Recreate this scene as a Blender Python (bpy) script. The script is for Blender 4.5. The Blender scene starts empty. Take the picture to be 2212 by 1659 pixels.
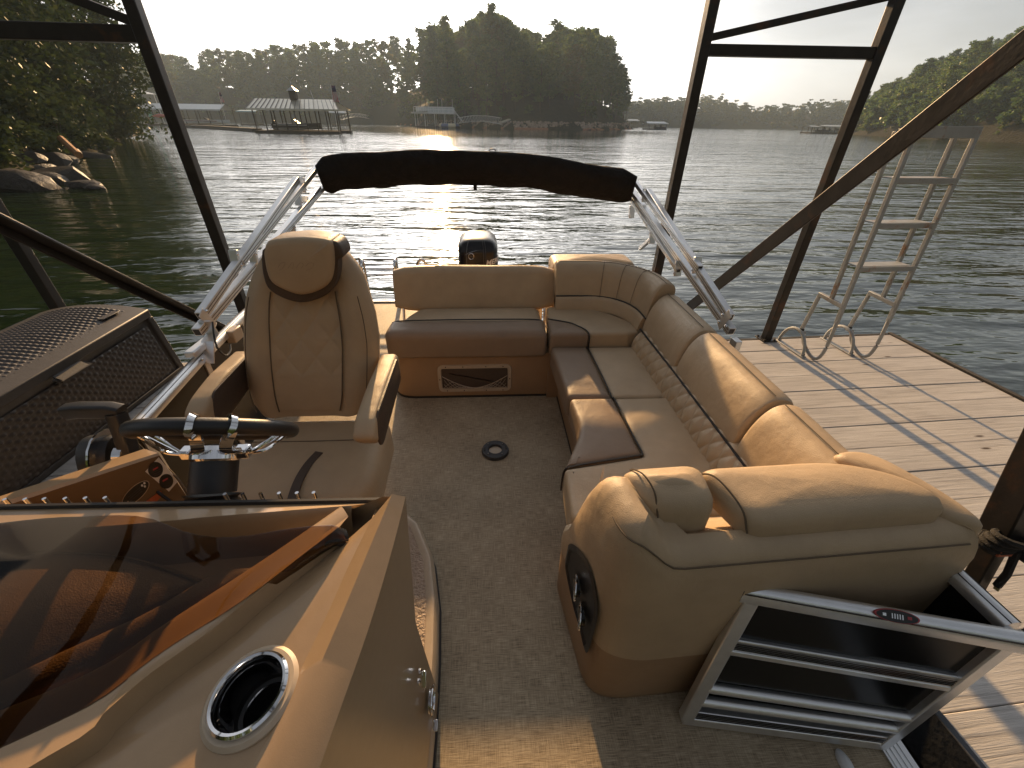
import bpy, bmesh, math, random
import numpy as np
from math import sin, cos, pi, radians as R, sqrt, atan2
from mathutils import Vector, Matrix
random.seed(7); np.random.seed(7)
SC = bpy.context.scene
COL = SC.collection

# ------------------------------------------------------------------ camera, sky, sun, exposure
CAM_H, PITCH, ROLL, YAW, FPX = 1.70, R(32.73), R(0.88), R(3.6), 880.0   # focal length in pixels of a 2212 px wide frame
fh = Vector((sin(YAW), cos(YAW), 0)); rt = Vector((cos(YAW), -sin(YAW), 0)); up = Vector((0, 0, 1))
FW = fh*cos(PITCH) - up*sin(PITCH); U0 = fh*sin(PITCH) + up*cos(PITCH)
RR = rt*cos(ROLL) + U0*sin(ROLL); UU = -rt*sin(ROLL) + U0*cos(ROLL)
EYE = Vector((0, 0, CAM_H))
cam_d = bpy.data.cameras.new('camera'); cam = bpy.data.objects.new('camera', cam_d); COL.objects.link(cam)
cam_d.sensor_width = 36; cam_d.lens = 36*FPX/2212; cam_d.clip_start = 0.02; cam_d.clip_end = 3000
m = Matrix((RR, UU, -FW)).transposed().to_4x4(); m.translation = EYE; cam.matrix_world = m
SC.camera = cam

SUN_EL, SUN_AZ = R(16.9), R(-6.0)
world = bpy.data.worlds.new('World'); SC.world = world; world.use_nodes = True
wn = world.node_tree.nodes; wl = world.node_tree.links; wn.clear()
sky = wn.new('ShaderNodeTexSky'); sky.sky_type = 'NISHITA'; sky.sun_disc = False
sky.sun_elevation = SUN_EL; sky.sun_rotation = SUN_AZ; sky.altitude = 200; sky.air_density = 1.0; sky.dust_density = 2.8; sky.ozone_density = 1.0
hs = wn.new('ShaderNodeHueSaturation'); hs.inputs['Saturation'].default_value = 0.24
bg = wn.new('ShaderNodeBackground'); bg.inputs['Strength'].default_value = 0.086
wo = wn.new('ShaderNodeOutputWorld')
tcs = wn.new('ShaderNodeTexCoord'); cn = wn.new('ShaderNodeTexNoise'); cn.inputs['Scale'].default_value = 2.2; cn.inputs['Detail'].default_value = 5; cn.inputs['Distortion'].default_value = 0.6
mps = wn.new('ShaderNodeMapping'); mps.inputs['Scale'].default_value = (1, 1, 3.2); wl.new(tcs.outputs['Generated'], mps.inputs['Vector']); wl.new(mps.outputs[0], cn.inputs['Vector'])
cr_ = wn.new('ShaderNodeValToRGB'); cr_.color_ramp.elements[0].position = 0.36; cr_.color_ramp.elements[0].color = (0.74, 0.75, 0.77, 1); cr_.color_ramp.elements[1].position = 0.56; cr_.color_ramp.elements[1].color = (1, 1, 1.02, 1); wl.new(cn.outputs['Fac'], cr_.inputs['Fac'])
cm = wn.new('ShaderNodeMix'); cm.data_type = 'RGBA'; cm.blend_type = 'MULTIPLY'; cm.inputs[0].default_value = 1.0
wl.new(sky.outputs[0], hs.inputs['Color']); wl.new(hs.outputs[0], cm.inputs[6]); wl.new(cr_.outputs[0], cm.inputs[7]); wl.new(cm.outputs[2], bg.inputs['Color']); wl.new(bg.outputs[0], wo.inputs['Surface'])
sd = Vector((sin(SUN_AZ)*cos(SUN_EL), cos(SUN_AZ)*cos(SUN_EL), sin(SUN_EL)))
sun_d = bpy.data.lights.new('sun', 'SUN'); sun_d.energy = 5.0; sun_d.angle = R(0.8); sun_d.color = (1.0, 0.63, 0.29)
sun = bpy.data.objects.new('sun', sun_d); COL.objects.link(sun); sun.rotation_euler = sd.to_track_quat('Z', 'Y').to_euler()
sun.location = (-20, 160, 60)
SC.view_settings.view_transform = 'Standard'; SC.view_settings.look = 'None'
SC.view_settings.exposure = 0.72; SC.view_settings.gamma = 1.0; SC.view_settings.use_curve_mapping = False
SC.cycles.use_denoising = True
SC.cycles.max_bounces = 8; SC.cycles.transparent_max_bounces = 12; SC.cycles.volume_bounces = 0
SC.cycles.sample_clamp_indirect = 6.0; SC.cycles.caustics_reflective = False; SC.cycles.caustics_refractive = False
WATER_Z = -0.60

# ------------------------------------------------------------------ helpers
def ray(u, v): return FW + RR*((u-1106.0)/FPX) - UU*((v-829.5)/FPX)
def at(u, v, X=None, Y=None, z=None):
    "a point of the place seen at photo position (u, v) on a given plane"
    d = ray(u, v)
    t = (X/d.x) if X is not None else (Y/d.y) if Y is not None else ((z-CAM_H)/d.z)
    return EYE + d*t
def proj(p):
    q = Vector(p) - EYE; zc = q.dot(FW)
    return 1106.0 + FPX*q.dot(RR)/zc, 829.5 - FPX*q.dot(UU)/zc

def tag(o, label=None, cat=None, group=None, kind=None):
    if label: o['label'] = label
    if cat: o['category'] = cat
    if group: o['group'] = group
    if kind: o['kind'] = kind
    return o
def empty(name, loc=(0, 0, 0), rz=0.0, label=None, cat=None, group=None):
    o = bpy.data.objects.new(name, None); COL.objects.link(o); o.location = loc; o.rotation_euler = (0, 0, rz)
    o.empty_display_size = 0.2
    return tag(o, label, cat, group)
def copy_tree(o, parent=None):
    c = o.copy(); COL.objects.link(c); c.parent = parent
    for ch in list(o.children): copy_tree(ch, c)
    return c

class MB:
    "collects geometry, then links it as ONE mesh object"
    def __init__(s): s.v = []; s.f = []
    def add(s, vs, fs):
        n = len(s.v); s.v += [tuple(p) for p in vs]; s.f += [tuple(i+n for i in f) for f in fs]; return s
    def box(s, c, size, M=None):
        x, y, z = (k/2 for k in size); c = Vector(c)
        vs = [Vector((a*x, b*y, d*z)) for d in (-1, 1) for b in (-1, 1) for a in (-1, 1)]
        vs = [(M @ p if M else p) + c for p in vs]
        return s.add(vs, [(0, 2, 3, 1), (4, 5, 7, 6), (0, 1, 5, 4), (2, 6, 7, 3), (0, 4, 6, 2), (1, 3, 7, 5)])
    def bar(s, a, b, w, h=None, upv=(0, 0, 1)):
        "rectangular bar from a to b"
        return s.sweep([(-w/2, -(h or w)/2), (w/2, -(h or w)/2), (w/2, (h or w)/2), (-w/2, (h or w)/2)], [a, b], upv)
    def sweep(s, prof, pts, upv=(0, 0, 1), closed=False, cap=True, scale=None):
        pts = [Vector(p) for p in pts]; n = len(pts); k = len(prof); base = len(s.v); upv = Vector(upv)
        for i, p in enumerate(pts):
            if closed: t = pts[(i+1) % n] - pts[i-1]
            else: t = pts[min(i+1, n-1)] - pts[max(i-1, 0)]
            t.normalize(); sd_ = t.cross(upv)
            if sd_.length < 1e-4: sd_ = t.cross(Vector((0, 1, 0.01)))
            sd_.normalize(); u = sd_.cross(t).normalized(); sc = scale(i/(n-1)) if scale else 1.0
            for a, b in prof: s.v.append(tuple(p + sd_*a*sc + u*b*sc))
        for i in range(n if closed else n-1):
            j = (i+1) % n
            for q in range(k):
                r = (q+1) % k; s.f.append((base+i*k+q, base+i*k+r, base+j*k+r, base+j*k+q))
        if cap and not closed:
            s.f.append(tuple(base+q for q in reversed(range(k)))); s.f.append(tuple(base+(n-1)*k+q for q in range(k)))
        return s
    def tube(s, pts, r, n=8, closed=False, cap=True, scale=None):
        return s.sweep([(r*cos(2*pi*i/n), r*sin(2*pi*i/n)) for i in range(n)], pts, closed=closed, cap=cap, scale=scale)
    def rings(s, rings, cap0=True, cap1=True):
        base = len(s.v); k = len(rings[0])
        for rg in rings: s.v += [tuple(p) for p in rg]
        for i in range(len(rings)-1):
            for q in range(k):
                r = (q+1) % k; s.f.append((base+i*k+q, base+i*k+r, base+(i+1)*k+r, base+(i+1)*k+q))
        if cap0: s.f.append(tuple(base+q for q in reversed(range(k))))
        if cap1: s.f.append(tuple(base+(len(rings)-1)*k+q for q in range(k)))
        return s
    def fill(s, ring):
        "triangulated lid over a ring of points (any simple outline)"
        from mathutils.geometry import delaunay_2d_cdt
        pts = []
        for p in ring:
            if not pts or (Vector(p)-pts[-1]).length > 1e-4: pts.append(Vector(p))
        if (pts[0]-pts[-1]).length < 1e-4: pts.pop()
        co, _, fs, orig, _, _ = delaunay_2d_cdt([p.xy for p in pts], [], [list(range(len(pts)))], 1, 1e-6)
        zz_ = [pts[o_[0]].z if o_ else pts[0].z for o_ in orig]
        return s.add([(c_.x, c_.y, z_) for c_, z_ in zip(co, zz_)], [tuple(f_) for f_ in fs])
    def lathe(s, prof, n=24, M=None, cap0=False, cap1=False):
        rg = []
        for r, z in prof:
            ring = [Vector((r*cos(2*pi*i/n), r*sin(2*pi*i/n), z)) for i in range(n)]
            rg.append([M @ p for p in ring] if M else ring)
        return s.rings(rg, cap0, cap1)
    def grid(s, rows):
        base = len(s.v); k = len(rows[0])
        for rg in rows: s.v += [tuple(p) for p in rg]
        for i in range(len(rows)-1):
            for q in range(k-1): s.f.append((base+i*k+q, base+i*k+q+1, base+(i+1)*k+q+1, base+(i+1)*k+q))
        return s
    def mesh(s, name, mat, smooth=True, angle=38, flip=True, weld=False):
        me = bpy.data.meshes.new(name); me.from_pydata(s.v, [], s.f); me.update()
        if flip:
            bm = bmesh.new(); bm.from_mesh(me)
            if weld: bmesh.ops.remove_doubles(bm, verts=bm.verts, dist=2e-5)
            bmesh.ops.recalc_face_normals(bm, faces=bm.faces); bm.to_mesh(me); bm.free()
        if smooth:
            me.polygons.foreach_set('use_smooth', [True]*len(me.polygons)); me.set_sharp_from_angle(angle=R(angle))
        for mm in (mat if isinstance(mat, (list, tuple)) else [mat]): me.materials.append(mm)
        return me
    def build(s, name, mat, parent=None, smooth=True, angle=38, bevel=0, seg=2, flip=True, weld=False):
        o = bpy.data.objects.new(name, s.mesh(name, mat, smooth, angle, flip, weld)); COL.objects.link(o); o.parent = parent
        if bevel:
            b = o.modifiers.new('bevel', 'BEVEL'); b.width = bevel; b.segments = seg; b.limit_method = 'ANGLE'; b.angle_limit = R(35)
            b.harden_normals = False
        return o

def inset_poly(P, d):
    n = len(P); out = []
    ar = sum(P[i][0]*P[(i+1) % n][1]-P[(i+1) % n][0]*P[i][1] for i in range(n)); sg = 1 if ar > 0 else -1
    for i in range(n):
        a = Vector(P[i-1][:2]); b = Vector(P[i][:2]); c = Vector(P[(i+1) % n][:2])
        e1 = (b-a).normalized(); e2 = (c-b).normalized()
        n1 = Vector((-e1.y, e1.x))*sg; n2 = Vector((-e2.y, e2.x))*sg
        q = n1+n2; q.normalize(); kk = max(0.5, q.dot(n1)); out.append(b + q*(d/kk))
    if d > 0:   # edges that turned over are collapsed
        for _ in range(8):
            fl = [(out[(i+1) % n]-out[i]).dot(Vector(P[(i+1) % n][:2])-Vector(P[i][:2])) < 0 for i in range(n)]
            if not any(fl): break
            i0 = fl.index(False); i = 0
            while i < n:
                k = (i0+i) % n
                if fl[k]:
                    j = i
                    while j < n and fl[(i0+j) % n]: j += 1
                    ids = [(i0+q_) % n for q_ in range(i, j+1)]; mid = sum((out[q_] for q_ in ids), Vector((0, 0)))/len(ids)
                    for q_ in ids: out[q_] = mid.copy()
                    i = j
                i += 1
    return [tuple(p) for p in out]
def round_poly(P, r, seg=4):
    "rounds the corners of a polygon; r may be a list"
    n = len(P); out = []
    for i in range(n):
        ri = r[i] if isinstance(r, (list, tuple)) else r
        a = Vector(P[i-1][:2]); b = Vector(P[i][:2]); c = Vector(P[(i+1) % n][:2])
        if ri <= 1e-4: out.append(tuple(b)); continue
        d1 = min(ri, (a-b).length*0.48); d2 = min(ri, (c-b).length*0.48)
        p1 = b+(a-b).normalized()*d1; p2 = b+(c-b).normalized()*d2
        for k in range(seg+1):
            t = k/seg; out.append(tuple(p1*(1-t)**2 + b*2*t*(1-t) + p2*t*t))
    return out
def densify(P, step):
    out = []; n = len(P)
    for i in range(n):
        a = Vector(P[i][:2]); b = Vector(P[(i+1) % n][:2]); k = max(1, int((b-a).length/step))
        for j in range(k): out.append(tuple(a+(b-a)*(j/k)))
    return out
_offset = inset_poly
def cushion(mb, poly, z0, z1, r=0.03, puff=0.015, zfn=None, r0=0.012, seg=4, offset=False):
    "upholstered cushion over a footprint, rounded top edge and a puffed top"
    P = densify(poly, 0.04); xs_ = [p[0] for p in P]; ys_ = [p[1] for p in P]; cx = (min(xs_)+max(xs_))/2; cy = (min(ys_)+max(ys_))/2
    hx = (max(xs_)-min(xs_))/2; hy = (max(ys_)-min(ys_))/2; rg = []
    if offset:
        P = densify(poly, 0.02)
    def inset_poly(Q, d):
        if offset: return _offset(Q, d)
        return [(cx+(x-cx)*(1-d/hx), cy+(y-cy)*(1-d/hy)) for x, y in Q]
    def ring(Q, z): rg.append([Vector((x, y, z + (zfn(x, y) if zfn else 0)*((z-z0)/(z1-z0)))) for x, y in Q])
    ring(inset_poly(P, r0), z0); ring(P, z0+r0); ring(P, z1-r)
    for k in range(1, seg+1):
        a = pi/2*k/seg; ring(inset_poly(P, r*(1-cos(a))), z1-r+r*sin(a))
    Q = inset_poly(P, r)
    if offset:
        ring(inset_poly(P, r*1.6), z1+puff*.4); mb.rings(rg, True, False); mb.fill(rg[-1]); return mb
    else:
      for sc in (0.93, 0.8, 0.6, 0.35, 0.1): ring([(cx+(x-cx)*sc, cy+(y-cy)*sc) for x, y in Q], z1+puff*(1-sc**2))
    return mb.rings(rg)
def bez(pts, n=10):
    "smooth curve through points (Catmull-Rom)"
    P = [Vector(p) for p in pts]; P = [P[0]*2-P[1]] + P + [P[-1]*2-P[-2]]; out = []
    for i in range(1, len(P)-2):
        for k in range(n):
            t = k/n; a, b, c, d = P[i-1], P[i], P[i+1], P[i+2]
            out.append(0.5*((2*b)+(c-a)*t+(2*a-5*b+4*c-d)*t*t+(-a+3*b-3*c+d)*t**3))
    out.append(P[-2]); return out

# ------------------------------------------------------------------ materials
def newmat(name):
    m_ = bpy.data.materials.new(name); m_.use_nodes = True; nt = m_.node_tree
    return m_, nt.nodes, nt.links, nt.nodes['Principled BSDF']
def tex(nodes, links, scale, detail=3, rough=0.55, vec='Object', stretch=None, dist=0.0):
    tc = nodes.new('ShaderNodeTexCoord'); n_ = nodes.new('ShaderNodeTexNoise')
    n_.inputs['Scale'].default_value = scale; n_.inputs['Detail'].default_value = detail; n_.inputs['Roughness'].default_value = rough
    n_.inputs['Distortion'].default_value = dist
    if stretch:
        mp = nodes.new('ShaderNodeMapping'); mp.inputs['Scale'].default_value = stretch
        links.new(tc.outputs[vec], mp.inputs['Vector']); links.new(mp.outputs[0], n_.inputs['Vector'])
    else: links.new(tc.outputs[vec], n_.inputs['Vector'])
    return n_
def ramp(nodes, links, src, stops):
    r_ = nodes.new('ShaderNodeValToRGB'); el = r_.color_ramp.elements
    while len(el) < len(stops): el.new(0.5)
    for e, (p, c) in zip(el, stops): e.position = p; e.color = (*c, 1) if len(c) == 3 else c
    links.new(src, r_.inputs['Fac']); return r_
def addbump(nodes, links, bsdf, srcs):
    prev = None
    for src, st, ds in srcs:
        b = nodes.new('ShaderNodeBump'); b.inputs['Strength'].default_value = st; b.inputs['Distance'].default_value = ds
        links.new(src, b.inputs['Height'])
        if prev: links.new(prev, b.inputs['Normal'])
        prev = b.outputs[0]
    links.new(prev, bsdf.inputs['Normal'])
def mat(name, col, rough=0.5, metal=0.0, var=0.12, vscale=8.0, bump=None, coat=0.0, spec=0.5, stretch=None, rvar=0.0, dirt=None):
    m_, n, l, b = newmat(name)
    b.inputs['Roughness'].default_value = rough; b.inputs['Metallic'].default_value = metal
    b.inputs['Specular IOR Level'].default_value = spec; b.inputs['Coat Weight'].default_value = coat; b.inputs['Coat Roughness'].default_value = 0.08
    c = Vector(col); t = tex(n, l, vscale, 5, 0.6, stretch=stretch)
    r_ = ramp(n, l, t.outputs['Fac'], [(0.25, tuple(c*(1-var))), (0.75, tuple(c*(1+var)))])
    src = r_.outputs[0]
    if dirt:
        t2 = tex(n, l, dirt[0], 6, 0.65); r2 = ramp(n, l, t2.outputs['Fac'], [(dirt[1], (0, 0, 0)), (dirt[1]+0.12, (1, 1, 1))])
        mx = n.new('ShaderNodeMix'); mx.data_type = 'RGBA'; l.new(r2.outputs[0], mx.inputs[0]); l.new(src, mx.inputs[6]); mx.inputs[7].default_value = (*dirt[2], 1); src = mx.outputs[2]
    l.new(src, b.inputs['Base Color'])
    if rvar:
        mr = n.new('ShaderNodeMapRange'); mr.inputs[3].default_value = rough-rvar; mr.inputs[4].default_value = rough+rvar
        l.new(t.outputs['Fac'], mr.inputs[0]); l.new(mr.outputs[0], b.inputs['Roughness'])
    if bump:
        addbump(n, l, b, [(tex(n, l, bs, 3, 0.6, stretch=bst).outputs['Fac'], 1.0, bd) for bs, bd, bst in [(x+(None,))[:3] for x in bump]])
    return m_
def leather(name, col, rough=0.48):
    m_, n, l, b = newmat(name)
    c = Vector(col); t = tex(n, l, 5.0, 6, 0.6)
    r_ = ramp(n, l, t.outputs['Fac'], [(0.3, tuple(c*0.9)), (0.7, tuple(c*1.08))]); l.new(r_.outputs[0], b.inputs['Base Color'])
    b.inputs['Roughness'].default_value = rough; b.inputs['Specular IOR Level'].default_value = 0.45
    vo = n.new('ShaderNodeTexVoronoi'); vo.inputs['Scale'].default_value = 420; tc = n.new('ShaderNodeTexCoord'); l.new(tc.outputs['Object'], vo.inputs['Vector'])
    addbump(n, l, b, [(vo.outputs['Distance'], 0.5, 0.0012), (tex(n, l, 9, 3, 0.5).outputs['Fac'], 1.0, 0.006)])
    return m_
LEATHER = leather('tan_vinyl', (0.47, 0.345, 0.215))
LEATHER_D = leather('brown_vinyl', (0.255, 0.178, 0.118))
LEATHER_BASE = leather('base_vinyl', (0.34, 0.215, 0.12), 0.5)
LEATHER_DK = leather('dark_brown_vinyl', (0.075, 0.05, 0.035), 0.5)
LEATHER_BROW = leather('brow_vinyl', (0.125, 0.082, 0.05), 0.5)
PIPING = mat('black_piping', (0.02, 0.017, 0.015), 0.5)
THREAD = mat('seam_thread', (0.12, 0.085, 0.05), 0.7)
ALU = mat('brushed_aluminium', (0.78, 0.79, 0.80), 0.32, 0.85, 0.06, 30, bump=[(60, 0.0004, (1, 0.05, 1))], rvar=0.08)
CHROME = mat('chrome', (0.75, 0.75, 0.76), 0.08, 1.0, 0.03)
BLACKP = mat('black_plastic', (0.018, 0.018, 0.019), 0.42, 0, 0.2, 20, bump=[(300, 0.0004)])
GREYP = mat('grey_plastic', (0.05, 0.05, 0.055), 0.5, 0, 0.15, 30, bump=[(200, 0.0005)])
BLACKPANEL = mat('black_panel', (0.006, 0.006, 0.0065), 0.2, 0, 0.3, 6, rvar=0.05, spec=0.3)
CANVAS = mat('black_canvas', (0.014, 0.012, 0.011), 0.85, 0, 0.25, 14, bump=[(7, 0.05), (350, 0.0008)], spec=0.25)
GEL = mat('tan_gelcoat', (0.37, 0.245, 0.135), 0.36, 0.08, 0.05, 40, coat=0.5, bump=[(500, 0.00015)])
GELW = mat('pale_gelcoat', (0.50, 0.40, 0.29), 0.4, 0.05, 0.06, 30, coat=0.3)
TREAD = mat('platform_tread', (0.40, 0.30, 0.22), 0.6, 0, 0.15, 30, bump=[(70, 0.012)])
STEEL = mat('rusty_black_steel', (0.028, 0.023, 0.02), 0.42, 0.35, 0.3, 12, bump=[(45, 0.0007)], dirt=(5, 0.56, (0.075, 0.035, 0.018)), rvar=0.1)
LADDER = mat('weathered_ladder_metal', (0.40, 0.40, 0.385), 0.5, 0.3, 0.12, 9, bump=[(80, 0.001)], dirt=(6, 0.58, (0.30, 0.13, 0.04)))
RESIN = mat('brown_resin_wicker', (0.055, 0.044, 0.038), 0.45, 0, 0.25, 30, bump=[(160, 0.0008)])
RESIN_L = mat('brown_resin_trim', (0.055, 0.047, 0.042), 0.5, 0, 0.2, 25, bump=[(90, 0.0008)])
MOTORB = mat('motor_black', (0.010, 0.010, 0.013), 0.32, 0.0, 0.1, 10, coat=0.15, spec=0.35)
MOTORG = mat('motor_grey', (0.05, 0.052, 0.056), 0.28, 0.3, 0.1, 10, coat=0.5)
WHITEP = mat('white_print', (0.72, 0.73, 0.74), 0.45, 0, 0.04)
REDP = mat('red_print', (0.38, 0.05, 0.06), 0.5, 0, 0.06)
FASCIA = mat('dock_fascia', (0.07, 0.075, 0.085), 0.6, 0.2, 0.25, 10, bump=[(30, 0.002)])
FLOATM = mat('float_black', (0.02, 0.02, 0.022), 0.7, 0, 0.3, 4)
ROPE = mat('black_rope', (0.02, 0.018, 0.016), 0.9, 0, 0.3, 60, bump=[(200, 0.004)])
ORANGE = mat('orange_strap', (0.42, 0.11, 0.05), 0.8, 0, 0.2, 40)
YELLOW = mat('yellow_strap', (0.5, 0.42, 0.2), 0.8, 0, 0.2, 40)
ROOFM = mat('roof_underside', (0.16, 0.15, 0.14), 0.5, 0.3, 0.15, 3)

def floor_mat():
    m_, n, l, b = newmat('woven_vinyl_floor')
    a = tex(n, l, 1.0, 3, 0.7, stretch=(18, 420, 1)); c = tex(n, l, 1.0, 3, 0.7, stretch=(460, 16, 1)); d = tex(n, l, 3.0, 5, 0.6)
    m1 = n.new('ShaderNodeMath'); m1.operation = 'MULTIPLY_ADD'; l.new(a.outputs['Fac'], m1.inputs[0]); m1.inputs[1].default_value = 0.62; 
    m2 = n.new('ShaderNodeMath'); m2.operation = 'MULTIPLY'; l.new(c.outputs['Fac'], m2.inputs[0]); m2.inputs[1].default_value = 0.38
    l.new(m2.outputs[0], m1.inputs[2])
    m3 = n.new('ShaderNodeMath'); m3.operation = 'MULTIPLY_ADD'; l.new(d.outputs['Fac'], m3.inputs[0]); m3.inputs[1].default_value = 0.22; m3.inputs[2].default_value = -0.11
    m4 = n.new('ShaderNodeMath'); m4.operation = 'ADD'; l.new(m1.outputs[0], m4.inputs[0]); l.new(m3.outputs[0], m4.inputs[1])
    r_ = ramp(n, l, m4.outputs[0], [(0.33, (0.10, 0.075, 0.045)), (0.5, (0.385, 0.305, 0.205)), (0.66, (0.60, 0.495, 0.35))])
    l.new(r_.outputs[0], b.inputs['Base Color']); b.inputs['Roughness'].default_value = 0.62; b.inputs['Specular IOR Level'].default_value = 0.35
    addbump(n, l, b, [(m1.outputs[0], 0.8, 0.0016)])
    return m_
FLOOR = floor_mat()
def plank_mat():
    m_, n, l, b = newmat('weathered_plank')
    oi = n.new('ShaderNodeObjectInfo'); tc = n.new('ShaderNodeTexCoord'); va = n.new('ShaderNodeVectorMath'); va.operation = 'ADD'
    sc = n.new('ShaderNodeVectorMath'); sc.operation = 'SCALE'; sc.inputs[0].default_value = (37.0, 11.0, 5.0)
    l.new(oi.outputs['Random'], sc.inputs['Scale']); l.new(tc.outputs['Object'], va.inputs[0]); l.new(sc.outputs[0], va.inputs[1])
    def nz(st, det, dist=0.0):
        mp = n.new('ShaderNodeMapping'); mp.inputs['Scale'].default_value = st; l.new(va.outputs[0], mp.inputs['Vector'])
        t = n.new('ShaderNodeTexNoise'); t.inputs['Scale'].default_value = 1; t.inputs['Detail'].default_value = det; t.inputs['Roughness'].default_value = 0.65; t.inputs['Distortion'].default_value = dist
        l.new(mp.outputs[0], t.inputs['Vector']); return t
    g = nz((2.2, 75, 20), 6, 0.6); big = nz((1.2, 5, 3), 4); fine = nz((14, 260, 50), 3)
    vmp = n.new('ShaderNodeMapping'); vmp.inputs['Scale'].default_value = (1.7, 6.5, 1); l.new(va.outputs[0], vmp.inputs['Vector'])
    vo = n.new('ShaderNodeTexVoronoi'); vo.inputs['Scale'].default_value = 1.0; l.new(vmp.outputs[0], vo.inputs['Vector'])
    kn = ramp(n, l, vo.outputs['Distance'], [(0.035, (0.16, 0.12, 0.1)), (0.085, (1, 1, 1))])
    r1 = ramp(n, l, g.outputs['Fac'], [(0.28, (0.30, 0.285, 0.275)), (0.48, (0.50, 0.485, 0.47)), (0.75, (0.60, 0.585, 0.57))])
    r2 = ramp(n, l, big.outputs['Fac'], [(0.3, (0.82, 0.8, 0.79)), (0.7, (1.06, 1.04, 1.02))])
    def mul(a_, b_):
        mx = n.new('ShaderNodeMix'); mx.data_type = 'RGBA'; mx.blend_type = 'MULTIPLY'; mx.inputs[0].default_value = 1; l.new(a_, mx.inputs[6]); l.new(b_, mx.inputs[7]); return mx.outputs[2]
    l.new(mul(mul(r1.outputs[0], r2.outputs[0]), kn.outputs[0]), b.inputs['Base Color'])
    b.inputs['Roughness'].default_value = 0.75; b.inputs['Specular IOR Level'].default_value = 0.25
    addbump(n, l, b, [(g.outputs['Fac'], 0.7, 0.004), (fine.outputs['Fac'], 0.6, 0.0015)])
    return m_
PLANK = plank_mat()
def glass_mat(name, tint, ior=1.38):
    m_, n, l, b = newmat(name); n.remove(b); out = n['Material Output']
    tr = n.new('ShaderNodeBsdfTransparent'); tr.inputs[0].default_value = (*tint, 1)
    gl = n.new('ShaderNodeBsdfGlossy'); gl.inputs['Roughness'].default_value = 0.02; gl.inputs[0].default_value = (1, 1, 1, 1)
    fr = n.new('ShaderNodeFresnel'); fr.inputs[0].default_value = ior; mx = n.new('ShaderNodeMixShader')
    l.new(fr.outputs[0], mx.inputs[0]); l.new(tr.outputs[0], mx.inputs[1]); l.new(gl.outputs[0], mx.inputs[2]); l.new(mx.outputs[0], out.inputs['Surface'])
    return m_
SMOKED = glass_mat('smoked_acrylic', (0.62, 0.51, 0.385))
def water_mat():
    m_, n, l, b = newmat('lake_water')
    b.inputs['Base Color'].default_value = (0.010, 0.021, 0.007, 1); b.inputs['Roughness'].default_value = 0.07; b.inputs['IOR'].default_value = 2.35
    b.inputs['Specular IOR Level'].default_value = 0.5
    w1 = tex(n, l, 1.0, 2, 0.5, stretch=(0.16, 0.62, 1), dist=0.4); w2 = tex(n, l, 1.0, 3, 0.5, stretch=(0.65, 2.1, 1), dist=0.3); w3 = tex(n, l, 1.0, 2, 0.5, stretch=(3.0, 7.0, 1))
    patch = tex(n, l, 1.0, 3, 0.5, stretch=(0.03, 0.05, 1)); pr = n.new('ShaderNodeMapRange'); pr.inputs[1].default_value = 0.35; pr.inputs[2].default_value = 0.65; pr.inputs[3].default_value = 0.45; pr.inputs[4].default_value = 1.1
    l.new(patch.outputs['Fac'], pr.inputs[0])
    def mad(a, k, prev=None):
        q = n.new('ShaderNodeMath'); q.operation = 'MULTIPLY_ADD'; l.new(a, q.inputs[0]); q.inputs[1].default_value = k; q.inputs[2].default_value = 0
        if prev: l.new(prev, q.inputs[2])
        return q.outputs[0]
    hgt = mad(w3.outputs['Fac'], 0.016, mad(w2.outputs['Fac'], 0.10, mad(w1.outputs['Fac'], 0.28)))
    tcw = n.new('ShaderNodeTexCoord'); mpw = n.new('ShaderNodeMapping'); mpw.inputs['Location'].default_value = (-.10, -1.75, 0); mpw.inputs['Scale'].default_value = (1/75, 1/95, 0); gr = n.new('ShaderNodeTexGradient'); gr.gradient_type = 'SPHERICAL'
    l.new(tcw.outputs['Object'], mpw.inputs['Vector']); l.new(mpw.outputs[0], gr.inputs['Vector'])
    mrw = n.new('ShaderNodeMapRange'); mrw.interpolation_type = 'SMOOTHSTEP'; mrw.inputs[1].default_value = 0.0; mrw.inputs[2].default_value = 0.45; mrw.inputs[3].default_value = 1.0; mrw.inputs[4].default_value = 0.10; l.new(gr.outputs['Fac'], mrw.inputs[0])
    q2 = n.new('ShaderNodeMath'); q2.operation = 'MULTIPLY'; l.new(pr.outputs[0], q2.inputs[0]); l.new(mrw.outputs[0], q2.inputs[1])
    q = n.new('ShaderNodeMath'); q.operation = 'MULTIPLY'; l.new(hgt, q.inputs[0]); l.new(q2.outputs[0], q.inputs[1])
    addbump(n, l, b, [(q.outputs[0], 1.0, 1.0)])
    return m_
WATER = water_mat()
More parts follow.
